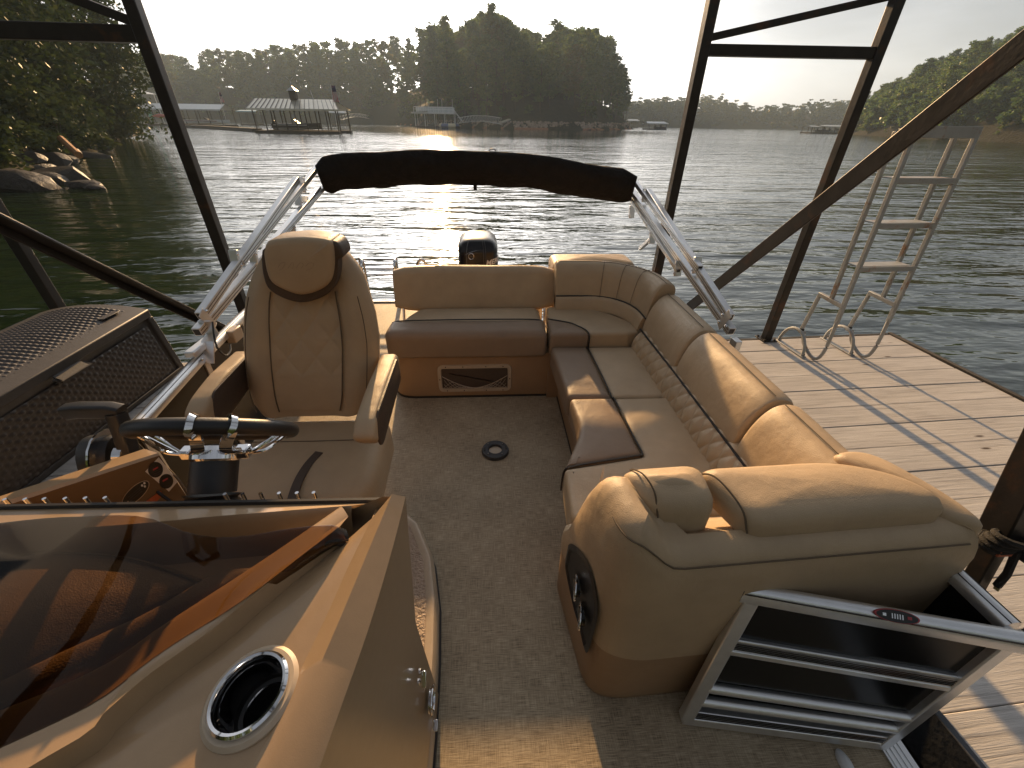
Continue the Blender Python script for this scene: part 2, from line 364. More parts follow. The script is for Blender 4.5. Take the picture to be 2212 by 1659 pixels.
def foliage(name, cols, trans=0.5, cl=0.45):
    m_, n, l, b = newmat(name); n.remove(b); out = n['Material Output']
    gi = n.new('ShaderNodeNewGeometry'); oi = n.new('ShaderNodeObjectInfo')
    a = n.new('ShaderNodeMath'); a.operation = 'MULTIPLY_ADD'; l.new(gi.outputs['Random Per Island'], a.inputs[0]); a.inputs[1].default_value = 0.45
    nz = tex(n, l, cl, 2, 0.5); a3 = n.new('ShaderNodeMath'); a3.operation = 'MULTIPLY_ADD'; l.new(nz.outputs['Fac'], a3.inputs[0]); a3.inputs[1].default_value = 1.1; a3.inputs[2].default_value = -0.42
    a2 = n.new('ShaderNodeMath'); a2.operation = 'MULTIPLY_ADD'; l.new(oi.outputs['Random'], a2.inputs[0]); a2.inputs[1].default_value = 0.38; l.new(a3.outputs[0], a2.inputs[2]); l.new(a2.outputs[0], a.inputs[2])
    r_ = ramp(n, l, a.outputs[0], [(i/(len(cols)-1), c) for i, c in enumerate(cols)])
    d = n.new('ShaderNodeBsdfDiffuse'); t = n.new('ShaderNodeBsdfTranslucent'); g = n.new('ShaderNodeBsdfGlossy'); g.inputs['Roughness'].default_value = 0.35
    l.new(r_.outputs[0], d.inputs[0]); l.new(r_.outputs[0], t.inputs[0])
    mx = n.new('ShaderNodeMixShader'); mx.inputs[0].default_value = trans; l.new(d.outputs[0], mx.inputs[1]); l.new(t.outputs[0], mx.inputs[2])
    m2 = n.new('ShaderNodeMixShader'); m2.inputs[0].default_value = 0.025; l.new(mx.outputs[0], m2.inputs[1]); l.new(g.outputs[0], m2.inputs[2])
    l.new(m2.outputs[0], out.inputs['Surface']); return m_
LEAF = foliage('leaf_green', [(0.026, 0.052, 0.016), (0.060, 0.108, 0.028), (0.105, 0.160, 0.042), (0.18, 0.20, 0.05)])
LEAF_W = foliage('leaf_autumn_tint', [(0.04, 0.062, 0.02), (0.10, 0.115, 0.035), (0.16, 0.11, 0.045)])
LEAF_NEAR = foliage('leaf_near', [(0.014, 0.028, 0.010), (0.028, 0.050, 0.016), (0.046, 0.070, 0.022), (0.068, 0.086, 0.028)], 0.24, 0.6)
LEAF_FAR = foliage('leaf_far', [(0.035, 0.055, 0.022), (0.055, 0.075, 0.028), (0.075, 0.09, 0.035)])
BARK = mat('bark', (0.10, 0.075, 0.055), 0.9, 0, 0.35, 6, bump=[(9, 0.03, (1, 1, 0.2))], spec=0.08)
DIRT = mat('forest_floor', (0.030, 0.027, 0.015), 0.95, 0, 0.4, 0.6, bump=[(2, 0.3)], spec=0.08)
CLAY = mat('red_clay_bank', (0.26, 0.13, 0.075), 0.95, 0, 0.3, 1.5, bump=[(3, 0.2)], spec=0.08)
STONE = mat('grey_rock', (0.048, 0.043, 0.04), 0.5, 0, 0.4, 2.5, bump=[(5, 0.06), (30, 0.01)], spec=0.15)
RIPRAP = mat('riprap_stone', (0.32, 0.25, 0.20), 0.85, 0, 0.35, 0.8, bump=[(3, 0.08)], spec=0.08)
LOGM = mat('orange_log', (0.34, 0.16, 0.06), 0.8, 0, 0.3, 4)
METALROOF = mat('pale_metal_roof', (0.62, 0.59, 0.50), 0.35, 0.5, 0.12, 1.5)
METALROOF_B = mat('grey_metal_roof', (0.42, 0.45, 0.46), 0.4, 0.4, 0.1, 1.5)
DARKWOOD = mat('dark_dock_timber', (0.045, 0.038, 0.032), 0.8, 0, 0.3, 2)
DOCKWHITE = mat('white_dock_paint', (0.55, 0.56, 0.56), 0.5, 0, 0.1, 2)
BOATW = mat('white_boat_hull', (0.6, 0.6, 0.6), 0.3, 0, 0.08, 2)
BOATD = mat('dark_boat_hull', (0.04, 0.03, 0.035), 0.3, 0, 0.2, 2)
BOATR = mat('maroon_boat_hull', (0.14, 0.03, 0.035), 0.35, 0, 0.15, 2)
GREENP = mat('green_plastic', (0.12, 0.32, 0.22), 0.5); REDK = mat('red_plastic', (0.45, 0.10, 0.07), 0.5); BLUEP = mat('blue_vinyl', (0.06, 0.09, 0.2), 0.45); TANV = mat('cream_vinyl', (0.55, 0.48, 0.32), 0.45)
BLUECANOPY = mat('blue_canopy', (0.25, 0.42, 0.5), 0.6)
PATHM = mat('gravel_path', (0.42, 0.38, 0.32), 0.9, 0, 0.15, 1, spec=0.08)
FLAGB = mat('flag_blue', (0.03, 0.04, 0.12), 0.8); FLAGW = mat('flag_white', (0.6, 0.55, 0.52), 0.8); FLAGR = mat('flag_red', (0.42, 0.03, 0.05), 0.8)

# ================================================================== THE SETTING
MB().add([(-900, -40, WATER_Z), (900, -40, WATER_Z), (900, 1000, WATER_Z), (-900, 1000, WATER_Z)], [(0, 1, 2, 3)]).build('water', WATER, flip=False)['kind'] = 'structure'

def poly_dist(P, poly):
    "signed distance of points (N,2) to a polygon, positive inside"
    P = np.asarray(P, float); d = np.full(len(P), 1e9); ins = np.zeros(len(P), bool); n = len(poly)
    for i in range(n):
        a = np.array(poly[i], float); b = np.array(poly[(i+1) % n], float); e = b-a
        t = np.clip(((P-a) @ e)/(e @ e), 0, 1); q = a+t[:, None]*e; d = np.minimum(d, np.hypot(*(P-q).T))
        c = ((a[1] > P[:, 1]) != (b[1] > P[:, 1]))
        with np.errstate(divide='ignore', invalid='ignore'): xx = (b[0]-a[0])*(P[:, 1]-a[1])/(b[1]-a[1]+1e-12)+a[0]
        ins ^= c & (P[:, 0] < xx)
    return np.where(ins, d, -d)
def vnoise(P, s, seed):
    from mathutils import noise
    return np.array([noise.noise((x/s+seed*7.3, y/s, seed)) for x, y in P])
class Land:
    def __init__(s, poly, hmax, scale, bank=1.2, seed=1): s.poly = poly; s.hmax = hmax; s.scale = scale; s.bank = bank; s.seed = seed
    def h(s, P):
        d = poly_dist(P, s.poly); nz = vnoise(P, s.scale*0.9, s.seed)
        inn = s.bank*np.clip(d/2.5, 0, 1) + s.hmax*(1-np.exp(-np.clip(d, 0, None)/s.scale))*(1+0.25*nz)
        return WATER_Z + np.where(d > 0, inn, np.clip(d*0.5, -1.5, 0))
    def build(s, name, mat_, step, pad=6):
        xs = [p[0] for p in s.poly]; ys = [p[1] for p in s.poly]
        gx = np.arange(min(xs)-pad, max(xs)+pad, step); gy = np.arange(min(ys)-pad, max(ys)+pad, step)
        X, Y = np.meshgrid(gx, gy); P = np.stack([X.ravel(), Y.ravel()], 1); H = s.h(P) + 0.15*vnoise(P, 2.2, 5)
        ok = poly_dist(P, s.poly) > -max(pad, step)*1.2
        idx = -np.ones(len(P), int); idx[ok] = np.arange(ok.sum()); mb = MB()
        mb.v = [tuple(map(float, (p[0], p[1], z))) for p, z in zip(P[ok], H[ok])]; nx = len(gx)
        for j in range(len(gy)-1):
            for i in range(nx-1):
                q = [j*nx+i, j*nx+i+1, (j+1)*nx+i+1, (j+1)*nx+i]
                if all(idx[k] >= 0 for k in q): mb.f.append(tuple(int(idx[k]) for k in q))
        return tag(mb.build(name, mat_, angle=180, flip=False), kind='structure')

PEN = Land([(-330, 345), (-230, 335), (-150, 345), (-95, 352), (-60, 330), (-38, 262), (-8, 215), (12, 186), (42, 190), (72, 235), (92, 305), (112, 420), (120, 520), (-330, 520)], 22, 30, 1.4, 2)
RHILL = Land([(100, 20), (113, 93), (131, 161), (168, 215), (225, 285), (330, 330), (470, 340), (470, 20)], 20, 17, 1.0, 3)
FARL = Land([(60, 540), (105, 470), (165, 445), (232, 425), (285, 395), (330, 372), (450, 362), (640, 380), (640, 700), (60, 700)], 14, 60, 1.0, 4)
LBANK = Land([(-22, 2), (-20, 12), (-18.2, 17.5), (-19.5, 22), (-25.5, 30), (-34, 45), (-43, 58), (-53, 78), (-70, 95), (-110, 100), (-110, 0), (-30, -8)], 4, 9, 0.45, 6)
PEN.build('peninsula_ground', [DIRT], 6); RHILL.build('hillside_ground', [DIRT], 6); FARL.build('far_hills', [DIRT], 14, 15); LBANK.build('shore_bank', [DIRT], 1.6, 3)

# ------------------------------------------------------------------ trees
def crown_mesh(name, mat_, seed, rx, h0, h1, nclump, nleaf, leaf, shape='round', droop=0.0):
    rs = np.random.RandomState(seed); cl = []
    tries = 0
    while len(cl) < nclump and tries < nclump*30:
        tries += 1; t = rs.rand(); z = h0+(h1-h0)*t
        if shape == 'round': w = rx*(0.35+0.65*np.sin(pi*min(1, 0.12+0.83*t)))
        elif shape == 'tall': w = rx*(1-t)**0.55*(0.5+0.5*min(1, t*4+.3))
        elif shape == 'sparse': w = rx*(0.25+0.75*np.sin(pi*t)**0.8)
        else: w = rx*(1-0.55*t)
        a = rs.rand()*2*pi; q = rs.rand()**0.45*w*(0.75+0.25*np.sin(a*3+seed)); cl.append((q*cos(a), q*sin(a), z, a))
    vs = np.zeros((len(cl)*nleaf*4, 3)); k = 0
    cr = rx*(0.34 if shape != 'sparse' else 0.26)
    for cx, cy, cz, a in cl:
        r_ = cr*(0.6+0.8*rs.rand()); n = nleaf
        p = rs.normal(size=(n, 3)); p /= np.linalg.norm(p, axis=1)[:, None]; p *= (rs.rand(n)**0.5)[:, None]*r_; p[:, 2] *= 0.62
        if droop: p[:, 2] -= droop*np.hypot(p[:, 0], p[:, 1]); p[:, :2] *= 1.25
        c = p+np.array([cx, cy, cz])
        u = rs.normal(size=(n, 3)); u[:, 2] *= 0.6; u /= np.linalg.norm(u, axis=1)[:, None]
        w = rs.normal(size=(n, 3)); w -= u*(np.sum(u*w, 1))[:, None]; w /= np.linalg.norm(w, axis=1)[:, None]
        s_ = leaf*(0.6+0.8*rs.rand(n))[:, None]
        q = np.stack([c-u*s_, c+w*s_*0.55, c+u*s_, c-w*s_*0.55], 1).reshape(-1, 3); vs[k:k+4*n] = q; k += 4*n
    me = bpy.data.meshes.new(name); nv = k
    me.vertices.add(nv); me.vertices.foreach_set('co', vs[:k].ravel()); nf = nv//4
    me.loops.add(nv); me.loops.foreach_set('vertex_index', np.arange(nv)); me.polygons.add(nf)
    me.polygons.foreach_set('loop_start', np.arange(nf)*4); me.update(calc_edges=True); me.validate(); me.materials.append(mat_)
    return me
def trunk_mesh(name, H, r, seed, limbs=5, spread=2.2, start=0.35):
    rs = random.Random(seed); mb = MB()
    pts = [(rs.uniform(-.12, .12)*i*.6, rs.uniform(-.12, .12)*i*.6, H*i/6) for i in range(7)]; pts[0] = (0, 0, -0.8)
    mb.tube(pts, r, 7, scale=lambda t: 1.15-0.95*t)
    for i in range(limbs):
        t = start+(0.9-start)*i/limbs; a = rs.uniform(0, 2*pi); k = int(t*6); p = Vector(pts[k]); L = spread*rs.uniform(0.6, 1.1)
        mb.tube([p, p+Vector((cos(a)*L*.5, sin(a)*L*.5, L*.32)), p+Vector((cos(a)*L, sin(a)*L, L*.75))], r*0.4, 5, scale=lambda t: 1-0.75*t)
    return mb.mesh(name, BARK)
# kinds of forest tree, each 20 m tall before scaling
KINDS = []
for i, (sh, rx, nc, nl, lf, mt, h0) in enumerate([('round', 4.2, 46, 48, .42, LEAF, 5), ('round', 3.7, 42, 46, .40, LEAF, 4), ('round', 4.6, 48, 46, .44, LEAF_W, 5.5), ('tall', 3.2, 44, 44, .36, LEAF, 4), ('sparse', 3.4, 26, 34, .38, LEAF, 8), ('round', 3.9, 46, 46, .42, LEAF, 2.2)]):
    KINDS.append((crown_mesh('tree_crown', mt, 11+i, rx, h0, 19.3, nc, nl, lf, sh), trunk_mesh('tree_trunk', 17.5, 0.24, i, 6, 3.0)))
SHRUB = [crown_mesh('shrub_leaves', LEAF, 71+i, 2.2, 0.2, 2.9, 12, 60, .28, 'dome') for i in range(3)]
STEM = trunk_mesh('shrub_stem', 1.6, 0.07, 4, 4, 0.9, .2)
def make_tree(x, y, z, H, k, label, group, cat='tree', name='forest_tree', wide=1.0, rz=None):
    t = empty(name, (x, y, z), random.uniform(0, 6.28) if rz is None else rz, label, cat, group)
    s = H/20.0; t.scale = (s*wide, s*wide, s)
    for nm, me in (('crown', KINDS[k][0]), ('trunk', KINDS[k][1])):
        o = bpy.data.objects.new(nm, me); COL.objects.link(o); o.parent = t
    return t
def interp(prof, u):
    xs = [p[0] for p in prof]; ys = [p[1] for p in prof]; return float(np.interp(u, xs, ys))
PEN_SKY = [(-200, 110), (100, 100), (288, 98), (361, 106), (420, 110), (462, 120), (486, 98), (540, 104), (583, 97), (607, 88), (640, 95), (677, 80), (713, 78), (760, 72), (790, 84), (830, 76), (873, 54), (900, 46), (956, 33), (991, 56), (1012, 48), (1030, 26), (1060, 12), (1085, 18), (1100, 34), (1112, 52), (1140, 57), (1170, 72), (1178, 76), (1192, 52), (1205, 44), (1218, 56), (1240, 52), (1276, 54), (1300, 72), (1321, 90), (1345, 140), (1366, 194), (1382, 212)]
HILL_SKY = [(1790, 205), (1830, 195), (1862, 196), (1885, 182), (1916, 170), (1965, 127), (2013, 105), (2050, 92), (2086, 71), (2150, 40), (2212, 14), (2320, -40), (2500, -80)]
FAR_SKY = [(1340, 212), (1385, 206), (1440, 202), (1487, 203), (1505, 200), (1518, 198), (1540, 202), (1562, 211), (1589, 224), (1600, 218), (1625, 230), (1650, 224), (1698, 218), (1750, 214), (1821, 212), (1900, 208), (2000, 205)]
rs = random.Random(5)
def plant(land, n, xr, yr, sky, mind, dens, label, group, kinds, hr=(15, 24), inset=2.5, maxd=None, urange=(-150, 2350)):
    pts = []; tries = 0
    while len(pts) < n and tries < n*60:
        tries += 1; x = rs.uniform(*xr); y = rs.uniform(*yr)
        d = poly_dist([(x, y)], land.poly)[0]
        if d < inset or (maxd and d > maxd): continue
        u, v = proj((x, y, 5))
        if not urange[0] < u < urange[1]: continue
        if any((x-a)**2+(y-b)**2 < mind**2 for a, b, _ in pts): continue
        pts.append((x, y, d))
    P = [(a, b) for a, b, _ in pts]; Hs = land.h(P); out = []
    for (x, y, d), z in zip(pts, Hs):
        u, v = proj((x, y, 15)); top = at(u, interp(sky, u), Y=y).z
        k = rs.choice(kinds); H = rs.uniform(*hr)
        if d > 15 or z+H > top: H = min(top-z, hr[1]*1.3)*rs.uniform(0.8, 1.0)
        if H < 4: continue
        zz = z
        if d > 15 and z+H < top-3: zz = min(z+(12 if land is RHILL else 6), top-H-rs.uniform(0, 4.0))
        out.append(make_tree(x, y, zz-0.3, H, k, ('broad round crowned ', 'slender round crowned ', 'olive brown tinted ', 'narrow pointed ', 'thin open crowned ', 'low branched bushy ')[k]+label, group, wide=rs.uniform(0.85, 1.2)*(1.25 if H < 13 else 1)))
    return out
plant(PEN, 165, (-75, 112), (186, 330), PEN_SKY, 5.6, 0, 'tree in the wooded peninsula across the water', 'trees on the wooded peninsula', [0, 0, 1, 1, 3, 4, 5, 0, 5, 1, 2], (16, 27), urange=(560, 1400))
plant(PEN, 78, (-300, -40), (338, 440), PEN_SKY, 8.0, 0, 'hazy tree on the far shore behind the covered docks', 'trees on the shore behind the covered docks', [0, 1, 2, 5], (17, 26), urange=(230, 900))
plant(RHILL, 78, (108, 250), (60, 300), HILL_SKY, 4.6, 0, 'green tree on the steep hillside at the right', 'trees on the right hillside', [0, 1, 5, 0, 5], (10, 16), urange=(1780, 2330))
# the trees that break the skyline of the peninsula
for u, v0, y, k, lb in [(1060, 4, 232, 0, 'tallest tree breaking the skyline of the peninsula near its middle'), (1203, 38, 225, 1, 'slender tree rising from a dip in the peninsula skyline'), (960, 30, 245, 1, 'tall leafy tree left of the tallest tree on the peninsula'), (590, 94, 380, 1, 'broad tree on the ridge above the gable roofed boathouse')]:
    top = at(u, v0, Y=y); make_tree(top.x, y, top.z-26, 26, k, lb, None, 'tree', wide=0.95 if k == 4 else 1.1)
# shoreline shrubs
pts = []
for land, xr, yr, ur in ((PEN, (-75, 95), (186, 330), (760, 1340)), (RHILL, (105, 180), (60, 230), (1840, 2260)), (PEN, (-240, -60), (330, 355), (300, 800))):
    c = 0; tr = 0
    while c < (34 if land is PEN else 80) and tr < 9000:
        tr += 1; x = rs.uniform(*xr); y = rs.uniform(*yr); d = poly_dist([(x, y)], land.poly)[0]; u, v = proj((x, y, 1))
        if (3.0 if land is PEN else 0.8) < d < 8 and ur[0] < u < ur[1]:
            z = land.h([(x, y)])[0]; t = empty('shore_shrub', (x, y, z-0.1), rs.uniform(0, 6), 'low green shrub at the foot of the trees along the far waterline', 'shrub', 'shrubs along the far waterline')
            t.scale = [rs.uniform(0.8, 1.5)*(1 if land is PEN else 1.6)]*3; c += 1
            for nm, me in (('leaves', rs.choice(SHRUB)), ('stem', STEM)):
                o = bpy.data.objects.new(nm, me); COL.objects.link(o); o.parent = t
# far wood: one mass
mb_v = []; far_src = crown_mesh('far_wood_clump', LEAF_FAR, 91, 5.2, -6, 12, 18, 24, .95, 'round'); co = np.zeros(len(far_src.vertices)*3); far_src.vertices.foreach_get('co', co); co = co.reshape(-1, 3)
allv = []; cnt = 0; tr = 0; FP = []
while cnt < 330 and tr < 20000:
    tr += 1; x = rs.uniform(70, 520); y = rs.uniform(365, 600); d = poly_dist([(x, y)], FARL.poly)[0]; u, v = proj((x, y, 5))
    if d < 2 or d > 95 or not 1320 < u < 1980: continue
    top = at(u, interp(FAR_SKY, u), Y=y).z; z0 = FARL.h([(x, y)])[0]; f = min(1, d/70); zc = z0+rs.uniform(9, 14) + max(0, (top-z0-14))*f**0.8
    zc = min(zc, top-rs.uniform(0, 2.5)); a = rs.uniform(0, 6.28); s = rs.uniform(0.8, 1.25)
    if rs.random() < 0.06: zc += 2.5
    q = co*s; q = np.stack([q[:, 0]*cos(a)-q[:, 1]*sin(a)+x, q[:, 0]*sin(a)+q[:, 1]*cos(a)+y, q[:, 2]+zc-12*s], 1); allv.append(q); cnt += 1
A = np.concatenate(allv); me = bpy.data.meshes.new('far_wood'); nv = len(A); nf = nv//4
me.vertices.add(nv); me.vertices.foreach_set('co', A.ravel()); me.loops.add(nv); me.loops.foreach_set('vertex_index', np.arange(nv)); me.polygons.add(nf); me.polygons.foreach_set('loop_start', np.arange(nf)*4); me.update(calc_edges=True); me.materials.append(LEAF_FAR)
fo = bpy.data.objects.new('far_wood', me); COL.objects.link(fo); tag(fo, 'hazy wooded hills closing the far end of the lake', 'wood', kind='stuff')

# interior of the woods behind the separate trees: one mass each
def wood_mass(name, land, n, xr, yr, sky, dmin, ur, leaf, drop, label, mt=LEAF, seed=1, size=(.8, 1.2), dmax=999, low=3):
    src_ = crown_mesh('wood_clump', mt, 300+seed, 4.4, -7, 7, 18, 26, leaf, 'round'); co_ = np.zeros(len(src_.vertices)*3); src_.vertices.foreach_get('co', co_); co_ = co_.reshape(-1, 3); out = []; c = 0; tr = 0
    while c < n and tr < n*60:
        tr += 1; x = rs.uniform(*xr); y = rs.uniform(*yr); d = poly_dist([(x, y)], land.poly)[0]; u, v = proj((x, y, 5))
        if not dmin < d < dmax or not ur[0] < u < ur[1]: continue
        z0 = land.h([(x, y)])[0]; top = (at(u, interp(sky, u), Y=y).z-drop) if y > 0 else z0+19
        if top-7 < z0 and d > 7: continue
        zc = rs.uniform(z0+low, max(z0+low+1, top-7)) if d > 7 else z0+low*rs.uniform(.6, 1.4); a = rs.uniform(0, 6.28); s_ = rs.uniform(*size)
        out.append(np.stack([(co_[:, 0]*cos(a)-co_[:, 1]*sin(a))*s_+x, (co_[:, 0]*sin(a)+co_[:, 1]*cos(a))*s_+y, co_[:, 2]*s_+zc], 1)); c += 1
    A_ = np.concatenate(out); nv_ = len(A_); me_ = bpy.data.meshes.new(name); me_.vertices.add(nv_); me_.vertices.foreach_set('co', A_.ravel()); me_.loops.add(nv_); me_.loops.foreach_set('vertex_index', np.arange(nv_)); me_.polygons.add(nv_//4); me_.polygons.foreach_set('loop_start', np.arange(nv_//4)*4); me_.update(calc_edges=True); me_.materials.append(mt)
    o_ = bpy.data.objects.new(name, me_); COL.objects.link(o_); return tag(o_, label, kind='stuff')
wood_mass('peninsula_wood', PEN, 260, (-85, 112), (205, 340), PEN_SKY, 18, (560, 1390), .55, 10.0, 'deep green interior of the wood on the peninsula', seed=1)
wood_mass('shore_wood', PEN, 240, (-310, -30), (345, 450), PEN_SKY, 14, (230, 900), .7, 7.0, 'hazy green interior of the wood behind the covered docks', seed=2, size=(1.0, 1.6))
wood_mass('hillside_wood', RHILL, 430, (108, 260), (50, 300), HILL_SKY, 1, (1780, 2340), .5, 0.8, 'dense green growth covering the right hillside', seed=3, size=(.4, .75), dmax=45, low=2.0)
BACK = Land([(-70, -14), (-30, -13), (10, -17), (60, -14), (90, 0), (100, -44), (-70, -44)], 6, 14, 0.8, 9); BACK.build('landing_bank', [DIRT], 2.5, 0)  # unseen bank, added as ground for the light-blocking wood behind the camera
wood_mass('unseen_backing_wood', BACK, 170, (-68, 95), (-43, -14), [(-9999, 0), (9999, 0)], 1.5, (-1e9, 1e9), .5, 0, 'unseen wood added behind the dock to block sky light', seed=4, size=(.6, 1.1))  # added out of view to cut sky light on surfaces facing the camera
# near trees on the left bank: finer leaves on drooping boughs
def bough_tree(x, y, z, H, rx, seed, leaf, label, n=(70, 95), h0=0.12, name='shore_tree', lean=(0, 0)):
    x -= .055*y*.6
    t = empty(name, (x, y, z), 0, label, 'tree')
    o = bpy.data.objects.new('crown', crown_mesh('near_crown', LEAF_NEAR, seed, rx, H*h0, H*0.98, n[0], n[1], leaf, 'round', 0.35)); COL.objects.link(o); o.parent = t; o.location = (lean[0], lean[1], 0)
    o2 = bpy.data.objects.new('trunk', trunk_mesh('near_trunk', H*0.85, 0.2, seed, 9, rx*0.9, .15)); COL.objects.link(o2); o2.parent = t
    return t
for i, (x, y, H, rx, leaf, lb, h0, lean) in enumerate([
    (-24, 18, 11, 4.8, .13, 'dense green tree on the left bank nearest the boat', 0.10, (1.0, 0)),
    (-27, 27, 14, 5.6, .15, 'dark green tree leaning over the shore rocks', 0.10, (1.0, 0)),
    (-33.5, 38, 16, 6.0, .18, 'leafy tree with boughs hanging low over the left shore', 0.05, (1.0, 1)),
    (-41.5, 54, 17, 6.5, .22, 'tree whose boughs touch the water left of the covered docks', -0.02, (1.5, 1)),
    (-36, 22, 17, 6.5, .18, 'tall tree behind the front row on the left bank', 0.2, (0, 0)),
    (-47, 44, 20, 7.5, .24, 'tall tree standing back from the left shore', 0.15, (0, 0)),
    (-27, 11, 13, 5.5, .15, 'tree at the left edge of the view on the bank', 0.12, (0, 0))]):
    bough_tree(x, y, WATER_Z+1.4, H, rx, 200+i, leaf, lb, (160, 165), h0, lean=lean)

# low bushes on the left bank
NB = [crown_mesh('bush_leaves', LEAF_NEAR, 81+i, 1.5, 0.0, 1.9, 26, 120, .11, 'dome', .2) for i in range(3)]
c = 0; tr = 0
while c < 60 and tr < 8000:
    tr += 1; x = rs.uniform(-48, -16); y = rs.uniform(8, 62); d = poly_dist([(x, y)], LBANK.poly)[0]
    if not 0.9 < d < 5: continue
    t = empty('bank_bush', (x, y, LBANK.h([(x, y)])[0]-.1), rs.uniform(0, 6), 'low leafy bush growing on the left bank above the rocks', 'bush', 'bushes on the left bank'); t.scale = [rs.uniform(.9, 1.7)]*3; c += 1
    for nm, me in (('leaves', rs.choice(NB)), ('stem', STEM)):
        o = bpy.data.objects.new(nm, me); COL.objects.link(o); o.parent = t
# rocks on the left shore
def rock_mesh(seed, sx, sy, sz):
    bm = bmesh.new(); bmesh.ops.create_icosphere(bm, subdivisions=2, radius=1.0); rr_ = np.random.RandomState(seed)
    pl = rr_.normal(size=(9, 3)); pl /= np.linalg.norm(pl, axis=1)[:, None]; dd = 0.62+0.3*rr_.rand(9)
    for v in bm.verts:
        p = np.array(v.co)
        for nrm, q in zip(pl, dd):
            e = p @ nrm-q
            if e > 0: p = p-nrm*e*0.9
        p = p*(1+0.05*rr_.normal()); v.co = (p[0]*sx, p[1]*sy, p[2]*sz)
    me_ = bpy.data.meshes.new('rock'); bm.to_mesh(me_); bm.free(); me_.materials.append(STONE); me_.polygons.foreach_set('use_smooth', [True]*len(me_.polygons)); me_.set_sharp_from_angle(angle=R(28)); return me_
rocks = [(60, 408, 1.5, .8, .55, 'large dark boulder at the waterline left of the dock'), (140, 392, 1.15, .8, .5, 'rounded grey boulder behind the largest waterline boulder'), (185, 404, .75, .5, .22, 'flat wet rock at the tip of the near boulders'), (205, 408, .4, .25, .12, 'small wet stone at the very tip of the near boulders'), (110, 398, .7, .5, .4, 'pale streaked rock wedged between two boulders'), (10, 400, 1.0, .8, .5, 'dark boulder at the left edge of the view'),
         (185, 340, 1.6, .6, .32, 'long flat slab of rock lying out in the shallows'), (125, 326, .8, .6, .45, 'squat dark rock inshore of the long slab'), (150, 318, .6, .5, .3, 'angular rock above the squat dark rock')]
for i, (u, v, sx, sy, sz, lb) in enumerate(rocks):
    p = at(u, v, z=WATER_Z); o = bpy.data.objects.new('rock', rock_mesh(i, sx, sy, sz)); COL.objects.link(o); o.location = (p.x, p.y, WATER_Z+sz*0.22); o.rotation_euler = (0, 0.08, rs.uniform(-.4, .4)); tag(o, lb, 'rock')
meshes = [rock_mesh(40+i, rs.uniform(.5, .9), rs.uniform(.4, .7), rs.uniform(.3, .45)) for i in range(6)]
for i in range(46):
    t = rs.random(); a = LBANK.poly; j = rs.choice([1, 2, 3, 3, 4, 4, 5, 5]); p0 = Vector(a[j]); p1 = Vector(a[j+1]); p = p0.lerp(p1, t); off = rs.uniform(-0.2, 3.2)
    o = bpy.data.objects.new('rock', rs.choice(meshes)); COL.objects.link(o); o.location = (p.x-off, p.y+rs.uniform(-.5, .5), WATER_Z+0.1+off*0.33); o.rotation_euler = (rs.uniform(-.4, .4), rs.uniform(-.4, .4), rs.uniform(0, 6)); s = rs.uniform(0.8, 1.7); o.scale = (s, s, s)
    tag(o, 'rough grey rock in the stony bank under the left trees', 'rock', 'rocks of the left bank')
p = at(165, 322, z=WATER_Z+0.35); q = at(200, 345, z=WATER_Z+0.05)
tag(MB().tube([at(132, 300, Y=27), at(170, 335, Y=24.5)], 0.17, 8).build('log', LOGM), 'orange broken log slanting down among the left shore rocks', 'log')

# riprap on the peninsula: far stones, one mass
mbr = MB(); src = [rock_mesh(60+i, 0.6, 0.5, 0.42) for i in range(3)]
poly = PEN.poly
for i in range(900):
    j = rs.choice([5, 6, 6, 7, 7, 7, 8, 8, 9]); t = rs.random(); p0 = Vector(poly[j]); p1 = Vector(poly[j+1]); e = (p1-p0).normalized(); nrm = Vector((-e.y, e.x)); p = p0.lerp(p1, t)+nrm*rs.uniform(0.3, 2.0)
    z = PEN.h([(p.x, p.y)])[0]; me_ = rs.choice(src); s = rs.uniform(0.5, 1.1); a = rs.uniform(0, 6)
    mbr.add([(p.x+s*(c.co.x*cos(a)-c.co.y*sin(a)), p.y+s*(c.co.x*sin(a)+c.co.y*cos(a)), z+s*c.co.z) for c in me_.vertices], [tuple(f.vertices) for f in me_.polygons])
tag(mbr.build('riprap', RIPRAP, flip=False), 'band of pale riprap stones along the waterline of the peninsula', 'riprap', kind='stuff')
mbc = MB(); rows = []
for j in range(4, 10):
    p0 = Vector(poly[j]); p1 = Vector(poly[j+1])
    for k in range(8):
        p = p0.lerp(p1, k/8); e = (p1-p0).normalized(); nrm = Vector((-e.y, e.x)); a = p-nrm*0.8; b = p+nrm*1.1; rows.append([(a.x, a.y, WATER_Z-0.1), (p.x, p.y, WATER_Z+0.45+0.2*rs.random()), (b.x, b.y, WATER_Z+0.75)])
tag(mbc.grid(rows).build('clay_bank', CLAY), kind='structure')
pp = [at(u, v, Y=y) for u, v, y in ((1081, 265, 192), (1100, 258, 196), (1120, 252, 200), (1150, 246, 206), (1165, 243, 210), (1158, 238, 214), (1148, 236, 216))]
tag(MB().sweep([(-1.0, -.2), (1.0, -.2), (1.0, .12), (-1.0, .12)], bez(pp, 6)).build('gravel_path', PATHM), kind='structure')

